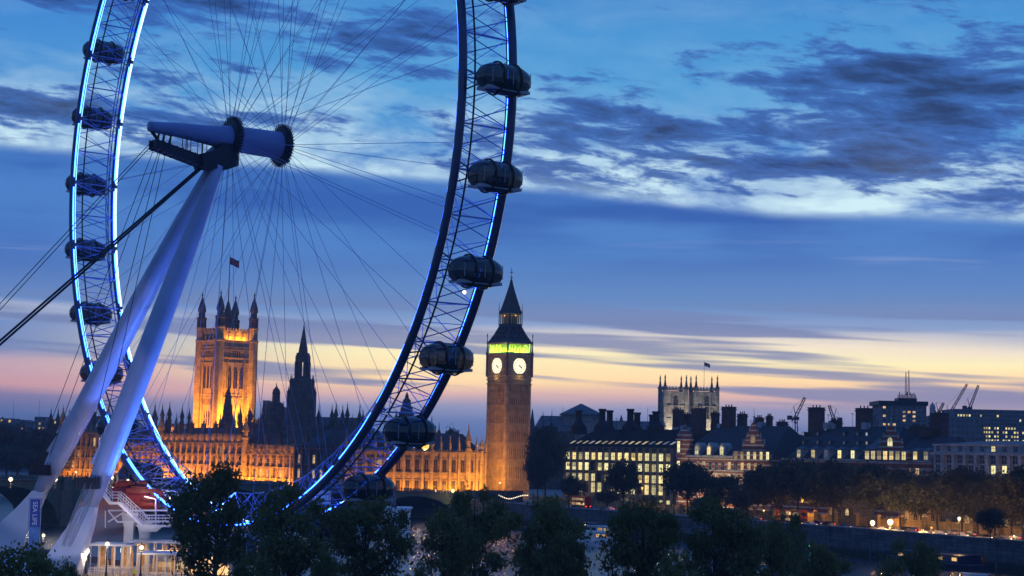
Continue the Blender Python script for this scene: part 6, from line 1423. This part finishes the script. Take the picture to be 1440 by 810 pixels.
# garden wall behind the road, lit by the street lamps
T_ = thing('garden_wall', 'long low stone wall lit orange behind the embankment road', 'garden wall'); wallstrip(offset(fr, 27), GZ, GZ + 3.0, .5, 1).build('wall', 'gothic_stone', T_)
gp = offset(fr, 26.5); g = MB()
for i in range(len(gp) - 1):
    n_ = max(1, int((gp[i + 1] - gp[i]).length / 9))
    for k in range(n_): p = gp[i].lerp(gp[i + 1], k / n_); g.sq(p.x, p.y, [(.5, GZ), (.5, GZ + 3.4), (.7, GZ + 3.5), (.7, GZ + 3.7), (.1, GZ + 4)])
g.build('gate_pier', 'gothic_stone', T_)
for px, w_, h_, lab in ((1298, 16, 9, 'small lit stone lodge under the trees beside the road'), (1185, 12, 8, 'orange-lit house front behind the parked car'), (1395, 22, 8, 'low arched stone building lit orange at the right')):
    r_ = along(offset(fr, 34), px); 
    if r_:
        T_ = thing('stone_lodge', lab, 'building', tuple(r_[0]), r_[1], 'stone lodges behind the road'); MB().box(-w_ / 2, w_ / 2, 0, 8, 0, h_).build('wall', 'gothic_stone', T_); MB().gable(-w_ / 2 - .4, w_ / 2 + .4, -.4, 8.4, h_, h_ + 3, 2).build('roof', 'slate', T_)
        for k in range(max(2, w_ // 4)):
            win(T_, -w_ / 2 + 2 + k * 3.6, 0, 1.6, 1.5, 3.2, 'window_dark' if k % 2 else 'lit_warm', 'pale_stone', 1, True)
# ================================================================== boats
def boat(label, px, py, Y, L, rz, cabin='white_paint', hull='hull_white', lights=True, decks=1, group='boats on the river'):
    p = at0(px, Y); T_ = thing('river_boat', label, 'boat', (p.x, p.y, WZ), rz, group)
    g = MB(); w_ = L * .13
    sec = [(-L / 2, .8), (-L * .3, 1), (L * .25, 1), (L * .42, .6), (L / 2, .05)]
    vs = []; fs = []
    for x, k in sec: vs += [(x, -w_ * k, 1.3 + (.5 if x > L * .3 else 0)), (x, -w_ * k * .75, -.4), (x, w_ * k * .75, -.4), (x, w_ * k, 1.3 + (.5 if x > L * .3 else 0))]
    for i in range(len(sec) - 1):
        for k in range(4): fs.append((i * 4 + k, i * 4 + (k + 1) % 4, i * 4 + 4 + (k + 1) % 4, i * 4 + 4 + k))
    fs += [(0, 1, 2, 3), (19, 18, 17, 16)]; g.add(vs, fs); g.build('hull', hull, T_)
    for dk_ in range(decks):
        z = 1.3 + dk_ * 2.2; x0_, x1_ = -L * .4 + dk_ * L * .08, L * .28 - dk_ * L * .12
        g = MB(); g.box(x0_, x1_, -w_ * .8, w_ * .8, z, z + 2.0); g.box(x0_ - .4, x1_ + .4, -w_ * .9, w_ * .9, z + 2.0, z + 2.2); g.build('cabin', cabin, T_)
        n_ = max(3, int(L * .6 / 2.2)); 
        for k in range(n_): x = x0_ + (x1_ - x0_) * (k + .15) / n_; MB().box(x, x + (x1_ - x0_) / n_ * .7, -w_ * .8 - .04, w_ * .8 + .04, z + .8, z + 1.6).build('window', 'lit_warm' if lights and rnd.random() < .75 else 'glass_dark', T_)
    g = MB(); g.tube((L * .2, 0, 1.3 + decks * 2.2), (L * .2, 0, 4 + decks * 2.2), .07, n=5); g.build('mast', 'iron', T_)
    return T_
eb = math.atan2(-246, 177)
boat('white river boat with lit cabin moored below the office block', 842, 762, 500, 20, eb + .25); boat('low tour boat with glowing windows, nearest the far wall', 862, 745, 540, 24, eb + .1, hull='hull_navy')
boat('small pale boat left of the lit river boat', 822, 766, 486, 12, eb + .3, lights=False)
r_ = along(offset(far[2:], -6), 1310); 
b_ = boat('long dark moored vessel with a row of small lights at right', 1312, 760, r_[0].y if r_ else 430, 34, r_[1] + math.pi if r_ else eb, hull='hull_navy', cabin='hull_navy')
boat('small boat with white light close to the right edge', 1438, 806, 330, 9, eb, hull='hull_white'); boat('small launch with a light on the dark water at right', 1373, 803, 345, 7, eb + .3)
T_ = thing('pier_pontoon', 'dark floating pier below the clock tower side of the wall', 'pier', tuple(at0(800, 560))[:2] + (WZ,), eb + .02)
MB().box(-28, 30, -3.5, 3.5, -.3, 1.2).build('pontoon', 'hull_navy', T_); MB().box(-20, 16, -2.4, 2.4, 3.8, 4.1).build('canopy', 'hull_navy', T_)
for k in range(9):
    for y_ in (-2.2, 2.2): MB().tube((-19 + k * 4.2, y_, 1.2), (-19 + k * 4.2, y_, 3.8), .12, n=6).build('post', 'iron', T_)
for k in (-12, 2, 12): MB().box(k - .3, k + .3, -2.5, -2.42, 3.3, 3.6).build('pier_light', 'bulb_warm', T_)
# two navigation lamps on the near jetty
for px, py, mt_ in ((1139, 768, 'green_light'), (1139, 778, 'green_light')):
    pass
T_ = thing('signal_post', 'white jetty post with two small green lamps among the trees at right', 'signal', tuple(at0(1139, 300))[:2] + (WZ,)); p = at(1139, 768, 300); h_ = p.z - WZ
MB().tube((0, 0, -1), (0, 0, h_), .12, n=6).build('post', 'white_steel', T_)
for z_ in (h_ + .15, h_ - 1.2): MB().ball((0, -.2, z_), .2, 8, 5).build('green_lamp', 'green_light', T_)
# ================================================================== a steward in a yellow jacket
def person(label, loc, rz=0):
    J = {'pel': (0, 0, .95), 'ch': (0, 0, 1.32), 'nk': (0, -.01, 1.5), 'hd': (0, -.02, 1.66), 'hl': (-.1, 0, .9), 'kl': (-.11, -.03, .5), 'al': (-.11, .02, .08), 'tl': (-.12, -.14, .04), 'hr': (.1, 0, .9), 'kr': (.12, -.02, .5), 'ar': (.13, .03, .08), 'tr': (.14, -.13, .04),
         'sl': (-.19, 0, 1.42), 'el': (-.25, .02, 1.14), 'wl': (-.24, -.12, .92), 'fl': (-.24, -.17, .84), 'sr': (.19, 0, 1.42), 'er': (.26, .02, 1.14), 'wr': (.22, -.16, .96), 'fr': (.21, -.22, .90)}
    E = [('pel', 'ch'), ('ch', 'nk'), ('nk', 'hd'), ('pel', 'hl'), ('hl', 'kl'), ('kl', 'al'), ('al', 'tl'), ('pel', 'hr'), ('hr', 'kr'), ('kr', 'ar'), ('ar', 'tr'), ('ch', 'sl'), ('sl', 'el'), ('el', 'wl'), ('wl', 'fl'), ('ch', 'sr'), ('sr', 'er'), ('er', 'wr'), ('wr', 'fr')]
    rad = dict(pel=.15, ch=.17, nk=.065, hd=.11, hl=.1, kl=.065, al=.045, tl=.04, hr=.1, kr=.065, ar=.045, tr=.04, sl=.075, el=.05, wl=.035, fl=.04, sr=.075, er=.05, wr=.035, fr=.04)
    ks = list(J); me = bpy.data.meshes.new('person'); me.from_pydata([J[k] for k in ks], [(ks.index(a), ks.index(b)) for a, b in E], [])
    o = bpy.data.objects.new('person', me); COL.objects.link(o); md = o.modifiers.new('s', 'SKIN'); sv = me.skin_vertices[0].data
    for i, k in enumerate(ks): sv[i].radius = (rad[k], rad[k] * .85)
    sv[0].use_root = True; o.modifiers.new('u', 'SUBSURF').levels = 2; bpy.context.view_layer.update()
    dg = bpy.context.evaluated_depsgraph_get(); m2 = bpy.data.meshes.new_from_object(o.evaluated_get(dg)); bpy.data.objects.remove(o)
    m2.materials.clear()
    for q in ('trouser', 'hi_vis', 'skin', 'hair'): m2.materials.append(MAT[q])
    for p in m2.polygons:
        c = p.center; p.material_index = 0 if c.z < .9 and abs(c.x) < .19 else (3 if c.z > 1.68 or (c.z > 1.6 and c.y > 0) else (2 if c.z > 1.5 or (c.z < .93 and abs(c.x) > .19) else 1)); p.use_smooth = True
    q = bpy.data.objects.new('person', m2); COL.objects.link(q); q.location = loc; q.rotation_euler = (0, 0, rz); return tag(q, label, 'person')
p = at0(196, 262); person('standing person in a bright yellow-green jacket by the queue', tuple(p), .3)

# ================================================================== the evening air
hz = MB().box(-1500, 1500, -80, 1260, WZ - 1.2, 142); m = bpy.data.materials.new('haze_air'); m.use_nodes = True; n = NT(m.node_tree); n.n.clear()
pv = n.new('ShaderNodeVolumePrincipled'); pv.inputs['Color'].default_value = (.72, .80, 1, 1); pv.inputs['Density'].default_value = .00014; pv.inputs['Anisotropy'].default_value = 0
om = n.new('ShaderNodeOutputMaterial'); n.l.new(pv.outputs[0], om.inputs['Volume']); MAT['haze_air'] = m
o = hz.build('haze', 'haze_air'); o['kind'] = 'stuff'
